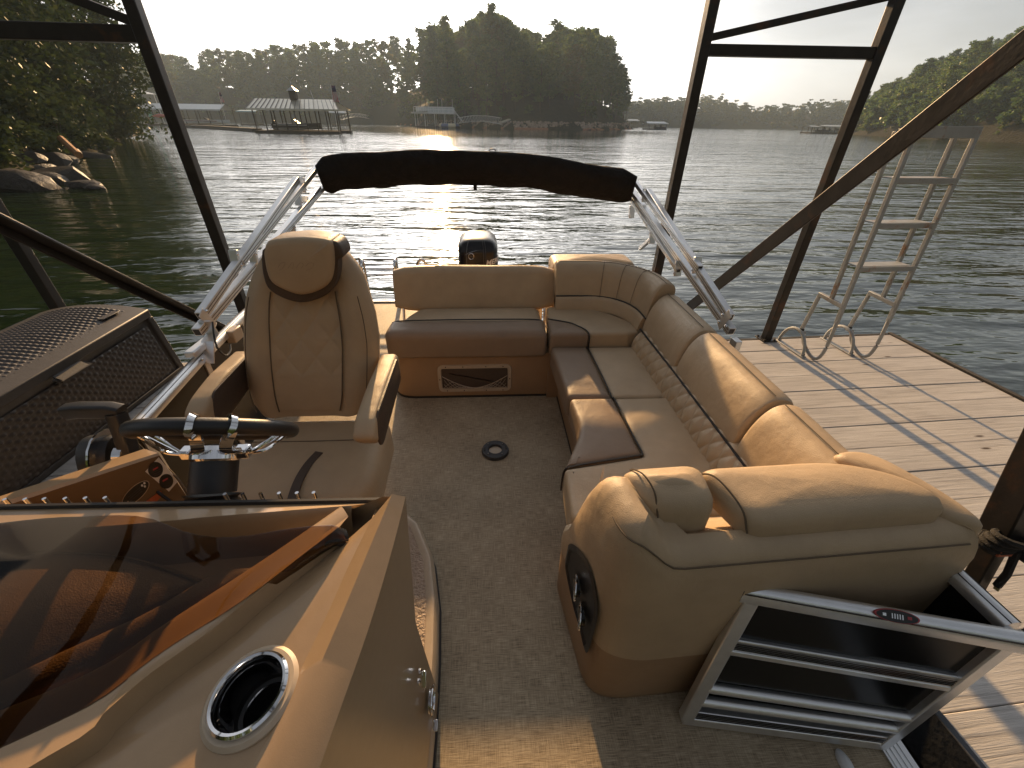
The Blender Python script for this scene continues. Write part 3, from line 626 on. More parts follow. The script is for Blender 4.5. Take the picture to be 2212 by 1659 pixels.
# ------------------------------------------------------------------ far docks
def P2(u, v, y): return at(u, v, Y=y)
def covered_dock(u0, u1, vwl, y, veave, vridge, label, roofmat=METALROOF_B, depth=7.0, gable=True, nposts=6, ridge_in=(0.05, 0.1), slope_y=0.0, body=DARKWOOD, seams=0, deck=True):
    "covered boat slip: float, posts and a pitched sheet metal roof"
    a = P2(u0, vwl, y); b = P2(u1, vwl, y+slope_y); a.z = b.z = WATER_Z; ex = (b-a); L = ex.length; ex.normalize(); ey = Vector((-ex.y, ex.x, 0))
    zE = P2((u0+u1)/2, veave, y).z; zR = P2((u0+u1)/2, vridge, y+depth/2).z
    rt_ = empty('covered_dock', (a.x, a.y, WATER_Z), atan2(ex.y, ex.x), label, 'covered dock')
    MB().box((L/2, -0.0, 0.25), (L, 1.1, .5)).box((L/2, depth, .25), (L, 1.1, .5)).box((0.5, depth/2, .25), (1.0, depth, .48)).build('float', body, rt_)
    for i in range(nposts):
        for yy in (0.1, depth-0.1): MB().box((0.2+(L-0.4)*i/(nposts-1), yy, .5+(zE-WATER_Z-.5)/2), (.16, .16, zE-WATER_Z-.5)).build('post', DARKWOOD, rt_)
    h0 = zE-WATER_Z; h1 = zR-WATER_Z; o = .5
    mb = MB(); A = [(-o, -o, h0), (L+o, -o, h0), (L+o-L*ridge_in[1], depth/2, h1), (-o+L*ridge_in[0], depth/2, h1), (-o, depth+o, h0), (L+o, depth+o, h0)]
    mb.add(A, [(0, 1, 2, 3), (3, 2, 5, 4)]); mb.add([(x, y_, z-0.15) for x, y_, z in A], [(3, 2, 1, 0), (4, 5, 2, 3)]); mb.add([A[0], A[1], (A[1][0], A[1][1], h0-.3), (A[0][0], A[0][1], h0-.3)], [(0, 1, 2, 3)])
    rf = mb.build('roof', roofmat, rt_, smooth=False, flip=False)
    for i in range(seams):
        t = i/(seams-1); p0 = Vector(A[0]).lerp(Vector(A[1]), t); p1 = Vector(A[3]).lerp(Vector(A[2]), t); MB().bar(p0+Vector((0, 0, .04)), p1+Vector((0, 0, .04)), .09, .09).build('roof_seam', ROOFM, rf)
    return rt_, L, h0, h1, depth
def small_boat(parent_pt, L, rz, hull, label, z=0.6, stripe=None):
    r_ = empty('motor_boat', parent_pt, rz, label, 'boat'); rg = []
    for t in (0, .15, .4, .65, .85, .97, 1.0):
        w = 1.15*(1-max(0, t-.45)**2*3.2); zz = .25*max(0, t-.5); w = max(w, .06)
        rg.append([Vector((L*t, -w, 1.05+zz)), Vector((L*t, -w*.85, .35+zz)), Vector((L*t, 0, 0+zz*1.6)), Vector((L*t, w*.85, .35+zz)), Vector((L*t, w, 1.05+zz))])
    MB().rings(rg).build('hull', hull, r_, angle=30)
    MB().rings([[Vector((L*.5, -.8, 1.08)), Vector((L*.5, .8, 1.08)), Vector((L*.46, .7, 1.7)), Vector((L*.46, -.7, 1.7))], [Vector((L*.56, -.8, 1.1)), Vector((L*.56, .8, 1.1)), Vector((L*.48, .7, 1.7)), Vector((L*.48, -.7, 1.7))]]).build('windscreen', BLACKP, r_)
    MB().box((L*.03, 0, 1.0), (.5, .5, 1.0)).build('engine', BLACKP, r_, bevel=.1)
    if stripe: MB().box((L*.4, -1.12, .8), (L*.7, .05, .18)).build('stripe', stripe, r_)
    return r_
def flagpole(u, v0, v1, y, label, flagv=None, h=1.0, stripes=True):
    b = P2(u[1], v1, y); t = P2(u[0], v0, y); r_ = empty('flagpole', b, 0, label, 'flagpole'); d = t-b
    MB().tube([(0, 0, 0), d], .05, 6).build('pole', DOCKWHITE, r_)
    if stripes:
        f = empty_mesh_flag(r_, d)
    return r_
def empty_mesh_flag(par, d):
    top = d*0.97; dn = -d.normalized(); W, Hh = 1.15, 2.3
    def cloth(x0, x1, y0, y1, off):
        rows = []
        for j in range(5):
            yy = y0+(y1-y0)*j/4; rows.append([top+dn*(Hh*yy)+Vector((.12+W*(x0+(x1-x0)*i/3)*(0.55+.3*yy), .12*sin(yy*5+i)+off, 0)) for i in range(4)])
        return MB().grid(rows)
    fo_ = cloth(0, 1, 0, 1, 0).build('flag', FLAGW, par, flip=False)
    for k in range(4): cloth(.0+.25*k, .12+.25*k, 0, 1, -.02).build('flag_stripe', FLAGR, fo_, flip=False)
    cloth(0.0, 1.0, 0, .38, -.04).build('flag_canton', FLAGB, fo_, flip=False)
    return fo_
# gable-roofed boathouse with cupola
bh, L, h0, h1, dp = covered_dock(556, 736, 291, 89, 235, 214, 'gable roofed boathouse with a cupola on its ribbed metal roof', METALROOF, 7.5, seams=20, nposts=9, ridge_in=(0.0, .12))
rf = [c for c in bh.children if c.name.startswith('roof')][0]
cu = MB().box((L*.45, dp/2-.3, h1+.5), (1.1, 1.1, 1.4)).build('cupola', DARKWOOD, bh)
MB().rings([[Vector((L*.45+a*.8, dp/2-.3+b*.8, h1+1.2)) for a, b in ((-1, -1), (1, -1), (1, 1), (-1, 1))], [Vector((L*.45+a*.05, dp/2-.3+b*.05, h1+1.9)) for a, b in ((-1, -1), (1, -1), (1, 1), (-1, 1))]]).build('cupola_roof', METALROOF_B, cu, smooth=False)
wv = MB().tube([(L*.45, dp/2-.3, h1+1.8), (L*.45, dp/2-.3, h1+2.8)], .05, 5)
for s_ in (-1, 1): wv.add([(L*.45, dp/2-.3, h1+2.75), (L*.45+s_*.75, dp/2-.3, h1+3.35), (L*.45+s_*.5, dp/2-.2, h1+2.95)], [(0, 1, 2)])
wv.build('weather_vane', DOCKWHITE, cu, flip=False)
MB().bar((0, -.4, 1.25), (L, -.4, 1.25), .05, .08).bar((0, -.4, .95), (L, -.4, .95), .05, .05).build('railing', DARKWOOD, bh)
c = P2(640, 285, 93); small_boat((c.x-4, c.y, WATER_Z+.5), 8.5, .12, BOATD, 'dark motor boat stored under the gable roofed boathouse', stripe=BOATW)
flagpole((713.6, 728), 182, 274, 88, 'tall flagpole with a striped flag at the boathouse corner')
flagpole((670, 678), 195, 217, 92, 'short pole with a dark pennant behind the boathouse roof', stripes=False)
# long covered dock left of it
d2, L2, e2, r2, dp2 = covered_dock(300, 484, 272, 150, 235, 224, 'long low covered dock with a pale flat roof behind the left post', METALROOF_B, 8, nposts=8, ridge_in=(.02, .02))
c = P2(398, 262, 151); small_boat((c.x, c.y, WATER_Z+.6), 13, .05, BOATW, 'white and maroon speedboat raised under the long low dock', stripe=BOATR)
flagpole((471, 489), 198, 262, 148, 'flagpole with a striped flag by the long low dock')
for u, lb, mt, w in ((326, 'green kayak standing upright under the long low dock', GREENP, .5), (345, 'red kayak lying on a rack under the long low dock', REDK, .5)):
    p = P2(u, 250, 147)
    pts = [p+Vector((-.2, 0, -1.6)), p, p+Vector((.2, 0, 1.8))] if mt is GREENP else [p+Vector((-2, 0, -.1)), p, p+Vector((2.2, 0, 0))]
    tag(MB().tube(bez(pts, 6), w, 7, scale=lambda t: .15+.85*sin(pi*min(max(t, .02), .98))).build('kayak', mt), lb, 'kayak')
# gazebo
g0 = P2(290, 222, 158); gz = empty('gazebo', (g0.x, g0.y, WATER_Z), 0, 'hip roofed gazebo standing on the upper deck of the left dock', 'gazebo')
ze = P2(290, 202, 158).z-WATER_Z; za = P2(290, 189, 158).z-WATER_Z; zd = P2(290, 224, 158).z-WATER_Z; w = 5.2
MB().rings([[Vector((a*w, b*w*.7, ze)) for a, b in ((-1, -1), (1, -1), (1, 1), (-1, 1))], [Vector((a*.2, b*.2, za)) for a, b in ((-1, -1), (1, -1), (1, 1), (-1, 1))]]).build('roof', METALROOF_B, gz, smooth=False)
for a in (-1, 1):
    for b in (-1, 1): MB().bar((a*w*.9, b*w*.6, 0), (a*w*.9, b*w*.6, ze), .18).build('post', DOCKWHITE, gz)
MB().box((0, 0, zd), (w*2.1, w*1.5, .3)).build('deck', DOCKWHITE, gz)
# low floating walkway with dark arches
pw = [P2(u, v, y) for u, v, y in ((392, 264, 128), (440, 268, 122), (470, 276, 116), (555, 277.5, 96))]
tag(MB().sweep([(-.9, -.35), (.9, -.35), (.9, .35), (-.9, .35)], [Vector((p.x, p.y, WATER_Z+.3)) for p in pw]).build('floating_walkway', DARKWOOD), 'low dark floating walkway running to the gable roofed boathouse', 'walkway')
covered_dock(520, 556, 262, 185, 240, 237.5, 'small blue canopied dock between the two covered docks', BLUECANOPY, 5, nposts=3)
covered_dock(716, 748, 263, 215, 243, 236, 'small grey roofed dock behind the boathouse flagpole', METALROOF_B, 6, nposts=3)
def gangway(a, b, label, n=10, h=1.3, mt=DOCKWHITE):
    a = Vector(a); b = Vector(b); g = empty('gangway', a, 0, label, 'gangway'); d = b-a; rise = lambda t: Vector((0, 0, .9*sin(pi*t)))
    sdv = d.cross(Vector((0, 0, 1))).normalized()*.6
    for s in (-1, 1):
        lo = [d*t+rise(t)+sdv*s for t in np.linspace(0, 1, 9)]; hi = [p+Vector((0, 0, h)) for p in lo]
        MB().sweep([(-.05, -.05), (.05, -.05), (.05, .05), (-.05, .05)], lo).build('lower_chord', mt, g); MB().sweep([(-.05, -.05), (.05, -.05), (.05, .05), (-.05, .05)], hi).build('handrail', mt, g)
        for i in range(n):
            t = i/n; t2 = (i+1)/n; MB().bar(d*t+rise(t)+sdv*s, d*t2+rise(t2)+sdv*s+Vector((0, 0, h)), .07).bar(d*t+rise(t)+sdv*s, d*t+rise(t)+sdv*s+Vector((0, 0, h)), .07).build('strut', mt, g)
    MB().sweep([(-.6, -.04), (.6, -.04), (.6, .04), (-.6, .04)], [d*t+rise(t) for t in np.linspace(0, 1, 9)]).build('walkboards', mt, g)
gangway(P2(738, 259, 222), P2(795, 256, 240), 'white truss gangway behind the boathouse', 8)
# two-storey dock
Y2 = 205
a = P2(897, 274, Y2); b = P2(988, 274, Y2); a.z = b.z = WATER_Z; L = (b-a).length; td = empty('two_storey_dock', a, atan2(b.y-a.y, b.x-a.x), 'white two storey dock with a railed sun deck and outside stair', 'dock')
zz = lambda v: P2(940, v, Y2).z-WATER_Z
MB().box((L*.52, 4, .3), (L*1.06, 8, .5)).build('float', DARKWOOD, td)
for i in range(5):
    for yy in (0, 7.5): MB().bar((.3+(L-.6)*i/4*.95, yy, .3), (.3+(L-.6)*i/4*.95, yy, zz(244)), .22).build('post', DOCKWHITE, td)
MB().box((L*.45, 3.8, zz(244)), (L*1.0, 8.6, .55)).build('upper_deck', DOCKWHITE, td)
MB().add([(-1.8, -.8, zz(243)), (L*.3, -.8, zz(240.5)), (L*.3, 8.5, zz(240.5)), (-1.8, 8.5, zz(243))], [(0, 1, 2, 3)]).add([(-1.8, -.8, zz(243)-.4), (L*.3, -.8, zz(240.5)-.4), (L*.3, 8.5, zz(240.5)-.4), (-1.8, 8.5, zz(243)-.4)], [(3, 2, 1, 0)]).build('canopy', METALROOF_B, td, flip=False)
for yy in (0, 7.5):
    MB().bar((0, yy, zz(231)), (L*.92, yy, zz(231)), .18).bar((0, yy, zz(236)), (L*.92, yy, zz(236)), .12).build('handrail', DOCKWHITE, td)
    for i in range(9): MB().bar((L*.92*i/8, yy, zz(243)), (L*.92*i/8, yy, zz(231)), .13).build('baluster', DOCKWHITE, td)
MB().box((L*.46, 7.6, zz(237)), (L*.92, .06, zz(232)-zz(242))).build('screen_panel', METALROOF_B, td)
for u in (927.5, 948, 957, 979): MB().bar(((u-897)/91*L, 1, zz(243)), ((u-897)/91*L+.1, 1, zz(214 if u != 927.5 else 216)), .13).build('light_pole', DOCKWHITE, td)
for s in (0, 1.4): MB().bar((L*.92, s, zz(235)), (L*1.13, s, zz(262)), .25).build('stair_rail', DOCKWHITE, td)
for i in range(9): MB().box((L*(.92+.21*i/9), .7, zz(239+24*i/9)), (.5, 1.4, .1)).build('stair_tread', DOCKWHITE, td)
gangway(P2(990, 267, Y2+1), P2(1082, 268, 192), 'long white truss gangway from the two storey dock to the peninsula', 14, 2.0)
p = P2(970, 272, Y2-3); tb = empty('water_trampoline', (p.x, p.y, WATER_Z), 0, 'round blue and cream inflatable water trampoline beside the two storey dock', 'water trampoline')
for k in range(8):
    arc = [Vector((3.6*cos(t), 3.6*sin(t), .75)) for t in np.linspace(k*pi/4, (k+1)*pi/4, 6)]; MB().tube(arc, .75, 8).build('tube_segment', BLUEP if k % 2 else TANV, tb)
MB().lathe([(0, 1.0), (3.0, 1.0)], 20).build('jumping_mat', BLACKP, tb)
# docks towards the far end of the lake
covered_dock(1398, 1439, 281, 238, 266.5, 262.5, 'white roofed boat dock on the open water right of the peninsula', METALROOF_B, 7, nposts=4)
covered_dock(1357, 1378, 275, 330, 260.5, 257.5, 'tiny white roofed dock tucked under the peninsula trees', METALROOF_B, 6, nposts=3)
covered_dock(1750, 1778, 289, 185, 273.5, 271.5, 'open dock roof left of the right hand post', METALROOF_B, 6, nposts=3)
covered_dock(1775, 1826, 290, 184, 273, 270.5, 'long covered dock with moored boats behind the right hand post', METALROOF_B, 7, nposts=5)
covered_dock(1846, 1888, 292, 176, 275.5, 273, 'flat roofed dock at the foot of the right hillside', METALROOF_B, 6, nposts=4)
covered_dock(1901, 1950, 295, 150, 277, 271.5, 'cream gabled boat dock under the diagonal brace', METALROOF, 6, nposts=4, ridge_in=(.35, .1))
for u, y, hm, lb in ((1762, 186, BOATD, 'dark moored boat under the open dock roof'), (1790, 186, BOATW, 'white moored boat in the long covered dock'), (1808, 187, BOATW, 'second white boat in the long covered dock, nearer the post'), (1856, 178, BOATW, 'white boat under the flat roofed dock'), (1912, 151, BOATW, 'white pontoon under the cream gabled dock'), (1412, 240, BOATD, 'dark boat under the white roofed dock')):
    c = P2(u, 288, y); small_boat((c.x, c.y, WATER_Z+.2), 6, .1, hm, lb)
c = P2(2020, 298, 118); small_boat((c.x, c.y, WATER_Z+.1), 7, -.05, BOATD, 'dark low boat moored behind the dock ladder')

# ================================================================== THE NEAR DOCK (local frame turned 3 degrees)
DZ = -0.17; DROT = R(3.0)
dock = empty('boat_dock', (1.675, 0.50, DZ), DROT, 'weathered plank dock with black steel posts, trusses and braces around the boat slip', 'dock')
DINV = (Matrix.Translation((1.675, 0.50, DZ)) @ Matrix.Rotation(DROT, 4, 'Z')).inverted()
def dl(p): return DINV @ Vector(p)
pitch = 0.236
def planks(x0, x1, n, ytop):
    for i in range(n):
        y = ytop-pitch*(i+.5); g = random.uniform(.0035, .007); e0 = random.uniform(-.008, .008); e1 = random.uniform(-.008, .01)
        o = MB().box((0, 0, -0.019), (x1-x0+e1-e0, pitch-g, .038)).build('plank', PLANK, dock, smooth=False, bevel=.003, seg=1)
        o.location = ((x0+x1)/2+(e0+e1)/2, y, random.uniform(-.0025, .0025)); o.rotation_euler = (random.uniform(-.004, .004), 0, random.uniform(-.0012, .0012))
planks(0.012, 2.775, 20, 3.10)
planks(-5.35, -3.60, 20, 3.10)
MB().box((-.012, .7, -.10), (.03, 4.85, .24)).build('fascia', FASCIA, dock, bevel=.004)
MB().box((2.80, .7, -.09), (.04, 4.85, .22)).build('edge_board', DARKWOOD, dock, bevel=.004)
MB().box((1.39, 3.125, -.10), (2.80, .035, .2)).build('end_board', DARKWOOD, dock, bevel=.004)
MB().box((-3.585, .7, -.10), (.03, 4.85, .24)).build('fascia', FASCIA, dock, bevel=.004)
MB().box((1.39, .7, -.28), (2.6, 4.6, .38)).build('float', FLOATM, dock); MB().box((-4.45, .7, -.28), (1.5, 4.6, .38)).build('float', FLOATM, dock)
HT = 3.15
def post(x, y, w=.075, z0=0.0, h=HT):
    o = MB().box((x, y, z0+(h-z0)/2), (w, w, h-z0)).build('post', STEEL, dock, bevel=.006); 
    f = MB().box((x, y, .006), (.15, .15, .012)).build('base_plate', STEEL, o, bevel=.002)
    for a in (-1, 1):
        for b in (-1, 1): MB().lathe([(.011, .012), (.011, .028), (0, .028)], 6, Matrix.Translation((x+a*.055, y+b*.055, 0))).build('bolt', STEEL, o)
    return o
p1 = dl(at(1514, 127, Y=3.72)); p2 = dl(at(1654, 733, z=DZ)); p3 = dl(at(400, 320, Y=3.40)); p4 = dl(at(118, 653, Y=3.36))
post(p1.x, p1.y); post(p2.x, p2.y); post(p3.x, p3.y); post(p4.x, p4.y)
def cross(pa, pb, va, vb, ua, ub):
    A = dl(at(ua, va, Y=3.65)); za = A.z
    o = MB().bar((pa.x, pa.y+.004, za), (pb.x, pb.y+.004, za), .066, .07).build('truss_beam', STEEL, dock, bevel=.005); return za
z1 = cross(p1, p2, 105, 118, 1525, 1890)
a = dl(at(1535, 83, Y=3.7)).z; b = dl(at(1857, -5, Y=3.66)).z
MB().bar((p1.x, p1.y, a), (p1.x+(p2.x-p1.x)*1.6, p1.y, a+(b-a)*1.6+.05), .045, .045).build('truss_diagonal', STEEL, dock, bevel=.004)
z3 = dl(at(300, 72, Y=3.36)).z; MB().bar((p3.x, p3.y+.004, z3), (p4.x-.6, p4.y+.004, z3), .066, .085).build('truss_beam', STEEL, dock, bevel=.005)
za = dl(at(288, 50, Y=3.36)).z; zb = dl(at(165, 0, Y=3.36)).z; xb = dl(at(165, 0, Y=3.36)).x
MB().bar((p3.x, p3.y, za), (p3.x+(xb-p3.x)*1.7, p3.y, za+(zb-za)*1.7), .05, .05).build('truss_diagonal', STEEL, dock, bevel=.004)
def brace(a, b, w=.075):
    a = Vector(a); b = Vector(b); o = MB().bar(a, b, .012, w, (0, 1, 0)).build('brace', STEEL, dock, bevel=.003)
    d = (b-a).normalized(); n = Vector((1, 0, 0)).cross(d)
    o2 = MB().bar(a+n*(w*.0)+Vector((.034, 0, 0)), b+Vector((.034, 0, 0)), .055, .012, (0, 1, 0)).build('brace_flange', STEEL, o, bevel=.002); return o
def brace_between(u0, v0, u1, v1, xw, w, foot):
    A = at(u0, v0, X=xw); B = at(u1, v1, X=xw); d = (B-A); A2 = A-d*foot; B2 = B+d*.55
    a, b = dl(A2), dl(B2); return brace(a, b, w)
brace_between(1497, 657, 2212, 96, 1.68, .085, .55)
brace_between(430, 687, 0, 482, -1.98, .085, .9)
# leaning pole with a rope at the slip side
pa = dl(at(2104, 1258, X=1.66)); pb = dl(at(2158, 1160, X=1.66)); pc = dl(at(2240, 1000, X=1.66)); pz_ = pa-(pb-pa)*4.0
MB().bar(pz_, pb, .042, .05).build('brace', STEEL, dock, bevel=.004); MB().bar(pb, pb+(pc-pb)*((HT+.03-pb.z)/(pc.z-pb.z)), .075, .085).build('brace', STEEL, dock, bevel=.005)
rp = empty('mooring_rope', dock.matrix_world @ pb if False else at(2165, 1165, X=1.63), 0, 'black rope knotted round the leaning steel brace beside the gate, with an orange strap', 'rope')
q0 = at(2165, 1165, X=1.63)
for k in range(5):
    c = Vector((0, -.006*k+.01, .013*k-.03)); MB().tube([c+Vector((.046*cos(t), .034*sin(t), .012*sin(t+k))) for t in np.linspace(0, 2*pi, 14)[:-1]], .010, 6, closed=True).build('rope_coil', ROPE, rp)
MB().tube(bez([(.04, -.02, 0), (.075, -.01, -.02), (.05, -.05, -.04), (.08, -.04, .01), (.03, -.05, .02)], 6), .012, 6).build('knot', ROPE, rp)
dd = (at(2110, 1255, X=1.63)-q0)
MB().tube([(0.03, -.03, -.02), Vector((.05, -.03, -.03))+dd*.5, dd*1.0+Vector((.05, -.02, 0))], .011, 6).build('rope_tail', ROPE, rp)
MB().box(dd*.18, (.05, .055, .022)).build('strap', ORANGE, rp); MB().bar(Vector((.055, -.02, 0))+dd*.55, Vector((.055, -.02, 0))+dd*1.1, .004, .014).build('strap', YELLOW, rp)
# open top frame of the slip, above the picture
for y in (3.10, -1.6): MB().box((-1.3, y+.004, HT+.03), (8.2, .066, .066)).build('truss_beam', STEEL, dock)
for x in (p1.x, p3.x): MB().box((x+.004, .75, HT+.10), (.066, 5.0, .066)).build('truss_beam', STEEL, dock)

# flip-up swim ladder bolted on the dock end
lad = empty('swim_ladder'); lad.parent = dock
def pipe(pts, r=.0155, name='rail', n=8, mt=LADDER): return MB().tube(pts, r, n).build(name, mt, lad)
def sq(a, b, w=.030, h=.030, name='rail', mt=LADDER): return MB().bar(a, b, w, h, (0, 1, 0)).build(name, mt, lad, bevel=.003)
LT = 1.87
for xo in (1.475, 1.985):
    xp = xo+.075
    lean = lambda z: 2.575+.07*z
    yB = lean; yA = lambda z: 2.715+.075*z
    zt = LT if xo > 1.8 else 1.85
    sq((xp, yB(.40), .40), (xp, yB(zt), zt)); sq((xp, yA(.57), .57), (xp, yA(zt), zt))
    # front pipe bends under and runs back to the ring
    pipe(bez([(xp, yB(.42), .42), (xp, yB(.25), .25), (xp, yB(.1)+.01, .12), (xp-.005, 2.62, .035), (xp-.01, 2.70, .022), (xp-.02, 2.82, .10), (xp-.03, 2.86, .20)], 6))
    sq((xp, yB(.55)-.005, .55), (xp, 2.90, .565), .034, .034, 'arm'); sq((xp, 2.89, .565), (xp-.03, 2.90, .17), .026, .026, 'arm')
    ring = [(xo, 2.89+.17*cos(t), .012+.20*sin(t)) for t in np.linspace(0, pi, 15)]; pipe(ring, .014, 'ring')
    MB().box((xo, 2.89, .006), (.05, .40, .010)).build('foot_plate', LADDER, lad, bevel=.002)
    for yy in (2.72, 3.06): MB().lathe([(.012, 0), (.012, .02), (0, .02)], 6, Matrix.Translation((xo+.01, yy, .012))).build('bolt', STEEL, lad)
    MB().lathe([(.014, -.03), (.014, .03)], 6, Matrix.Translation((xo+.03, 2.89, .205)) @ Matrix.Rotation(pi/2, 4, 'Y'), True, True).build('bolt', STEEL, lad)
for z in (.875, 1.215, 1.535, 1.85):
    w = .075 if z > 1.8 else .04
    MB().box((1.805, 2.575+.07*z-.012, z), (.52, .012, w)).box((1.805, 2.66+.07*z, z+.012), (.50, .12, .008)).build('step', LADDER, lad, bevel=.002)

# resin storage box on the left dock
BX = empty('storage_box', (0, 0, 0), 0, 'brown wicker patterned resin storage box on the left dock', 'storage box')
zt, zb = .40, DZ+.001
F1 = at(321, 668, z=zt); F0 = F1+Vector((.035, -1.0, 0))*1.75; Bk = F1+Vector((-.78, -.04, 0)); B0 = F0+Vector((-.78, -.04, 0)); G1 = at(392, 799, z=DZ); 
off = Vector((G1.x-F1.x-0.02, G1.y-F1.y-.02, 0))
c0 = (F0+Bk)/2
def weave(name, P00, P10, P11, P01, nu, nv, amp, sub=4, crown=0.0, parent=BX, nrm=None, mt=RESIN, cord=False):
    "woven strands pressed into a panel, as real relief"
    P00, P10, P11, P01 = map(Vector, (P00, P10, P11, P01)); N = nrm or (P10-P00).cross(P01-P00).normalized(); rows = []
    for j in range(nv*sub+1):
        row = []
        for i in range(nu*sub+1):
            s = i/(nu*sub); t = j/(nv*sub); p = P00*(1-s)*(1-t)+P10*s*(1-t)+P11*s*t+P01*(1-s)*t
            a, b = s*nu, t*nv
            if cord: h = abs(sin(pi*a))**.8*(0.6+.4*abs(sin(pi*(b+.5*(int(a) % 2)))))
            else:
                k = (int(a)+int(b)) % 2; h = (abs(sin(pi*a))**.6)*(abs(sin(pi*b))**.6)*(1.0 if k else 0.25)
            p = p+N*(amp*h)
            if crown: p = p+Vector((0, 0, crown*(1-(2*t-1)**2)*1.0))
            row.append(p)
        rows.append(row)
    return tag(MB().grid(rows).build(name, mt, parent, angle=70, flip=False), kind='stuff')
inL = lambda p, a: p
# body
body = MB()
top = [F1+Vector((-.02, -.02, -.06)), Bk+Vector((.02, -.02, -.06)), B0+Vector((.02, .02, -.06)), F0+Vector((-.02, .02, -.06))]
bot = [Vector((p.x-.0, p.y, zb)) for p in (G1, G1+Vector((-.62, -.02, 0)), Vector((F0.x-.09, F0.y+.05, 0))+Vector((-.62, 0, 0)), Vector((F0.x-.09, F0.y+.05, 0)))]
body.rings([bot, top]).build('box_body', RESIN_L, BX, smooth=False)
mg = .05
def lerp4(A, B, C, D, s, t): return A*(1-s)*(1-t)+B*s*(1-t)+C*s*t+D*(1-s)*t
A_, B_, C_, D_ = bot[3], bot[0], top[0], top[3]
nF = (B_-A_).cross(D_-A_).normalized(); nF = nF if nF.x > 0 else -nF
weave('front_weave', *[lerp4(A_, B_, C_, D_, s, t)+nF*.004 for s, t in ((.03, .07), (.965, .07), (.965, .90), (.03, .90))], 44, 16, .011, 4, nrm=nF)
A2, B2, C2, D2 = bot[0], bot[1], top[1], top[0]; nE = Vector((0, 1, 0.0))
weave('end_weave', *[lerp4(A2, B2, C2, D2, s, t)+nE*.004 for s, t in ((.06, .07), (.94, .07), (.94, .90), (.06, .90))], 18, 16, .011, 3, nrm=nE)
for s in (0.0, 1.0):
    MB().bar(lerp4(A_, B_, C_, D_, s, 0)+nF*.006, lerp4(A_, B_, C_, D_, s, 1)+nF*.006, .05, .03, nF).build('corner_post', RESIN_L, BX, bevel=.006)
MB().bar(A_+nF*.006+Vector((0, 0, .02)), B_+nF*.006+Vector((0, 0, .02)), .03, .04).build('base_trim', RESIN_L, BX, bevel=.005)
# lid
lidp = MB(); cr = .055; LW = []
for k in range(9):
    t = k/8; z = zt+cr*(1-(2*t-1)**2); LW.append((t, z))
rgs = []
for Y_, in ((0,), (1,)):
    a, b = (F0, B0) if Y_ == 0 else (F1, Bk)
    rgs.append([Vector((a.x+(b.x-a.x)*t, a.y+(b.y-a.y)*t, z)) for t, z in LW]+[Vector((a.x+(b.x-a.x)*t, a.y+(b.y-a.y)*t, zt-.06)) for t, z in reversed(LW)])
lidp.rings(rgs).build('lid', RESIN_L, BX, angle=30, bevel=.008)
q = lambda s, t: Vector((F0+(F1-F0)*s+(B0-F0)*t))+Vector((0, 0, .003))
rows_lid = weave('lid_weave', q(.04, .10), q(.955, .10), q(.955, .90), q(.04, .90), 40, 18, .017, 4, crown=cr*.92, nrm=Vector((0, 0, 1)), cord=True)
hp = F0.lerp(F1, .52); MB().sweep([(-.012, -.006), (.012, -.006), (.012, .006), (-.012, .006)], [hp+Vector((.01, -.11, -.075)), hp+Vector((.045, -.11, -.09)), hp+Vector((.05, .11, -.09)), hp+Vector((.01, .11, -.075))]).build('lid_handle', RESIN_L, BX)
MB().add([hp+Vector((.0, -.10, -.055)), hp+Vector((.05, -.10, -.085)), hp+Vector((.05, .10, -.085)), hp+Vector((0, .10, -.055)), hp+Vector((.0, -.10, -.07)), hp+Vector((.05, -.10, -.1)), hp+Vector((.05, .10, -.1)), hp+Vector((0, .10, -.07))], [(0, 1, 2, 3), (7, 6, 5, 4), (1, 5, 6, 2), (0, 4, 5, 1), (3, 2, 6, 7)]).build('lid_handle', RESIN_L, BX)
pl = q(.88, .17)+Vector((0, 0, .018)); MB().box(pl+Vector((-.0, 0, .02)), (.05, .16, .008)).build('maker_plate', RESIN_L, BX, bevel=.003)

# ================================================================== THE PONTOON BOAT
boat = empty('pontoon_boat', (0, 0, 0), 0, 'tan and brown pontoon boat with wraparound vinyl lounge, helm and folded black bimini', 'pontoon boat')
def part(name, mb, mt, parent=boat, **k): return mb.build(name, mt, parent, **k)
def grp(name, loc=(0, 0, 0)):
    o = empty(name); o.parent = boat; return o
def bx(c, s): return MB().box(c, s)
def bolt(parent, p, nrm=(0, 0, 1), r=.008, name='bolt', mt=CHROME):
    M4 = Matrix.Translation(Vector(p)) @ Vector(nrm).to_track_quat('Z', 'Y').to_matrix().to_4x4()
    return MB().lathe([(r, -.002), (r, .003), (r*.6, .006), (0, .007)], 8, M4).build(name, mt, parent)
def prism(poly, z0, z1): return MB().rings([[Vector((x, y, z0)) for x, y in poly], [Vector((x, y, z1)) for x, y in poly]])
XS, XP = 1.31, -1.46
deck_poly = [(XP-.02, -2.2), (1.245, -2.2), (1.245, 3.55), (-.62, 3.55), (-.62, 4.36), (-1.42, 4.36), (-1.52, 2.5)]
part('deck', prism(deck_poly, -.045, 0), FLOOR, smooth=False)
tr = MB().bar((1.285, -2.2, -.03), (1.285, 3.55, -.03), .08, .075)
for k in range(4): tr.bar((1.258+.017*k, -2.2, .0085), (1.258+.017*k, 3.55, .0085), .009, .004)
part('deck_trim', tr, ALU); part('deck_trim', MB().bar((-.62, 4.375, -.015), (-1.43, 4.375, -.015), .03, .06), ALU)
for x in (-.95, .85): part('pontoon', MB().tube([(x, -2.3, -.42), (x, 3.9, -.42)], .31, 20), ALU)
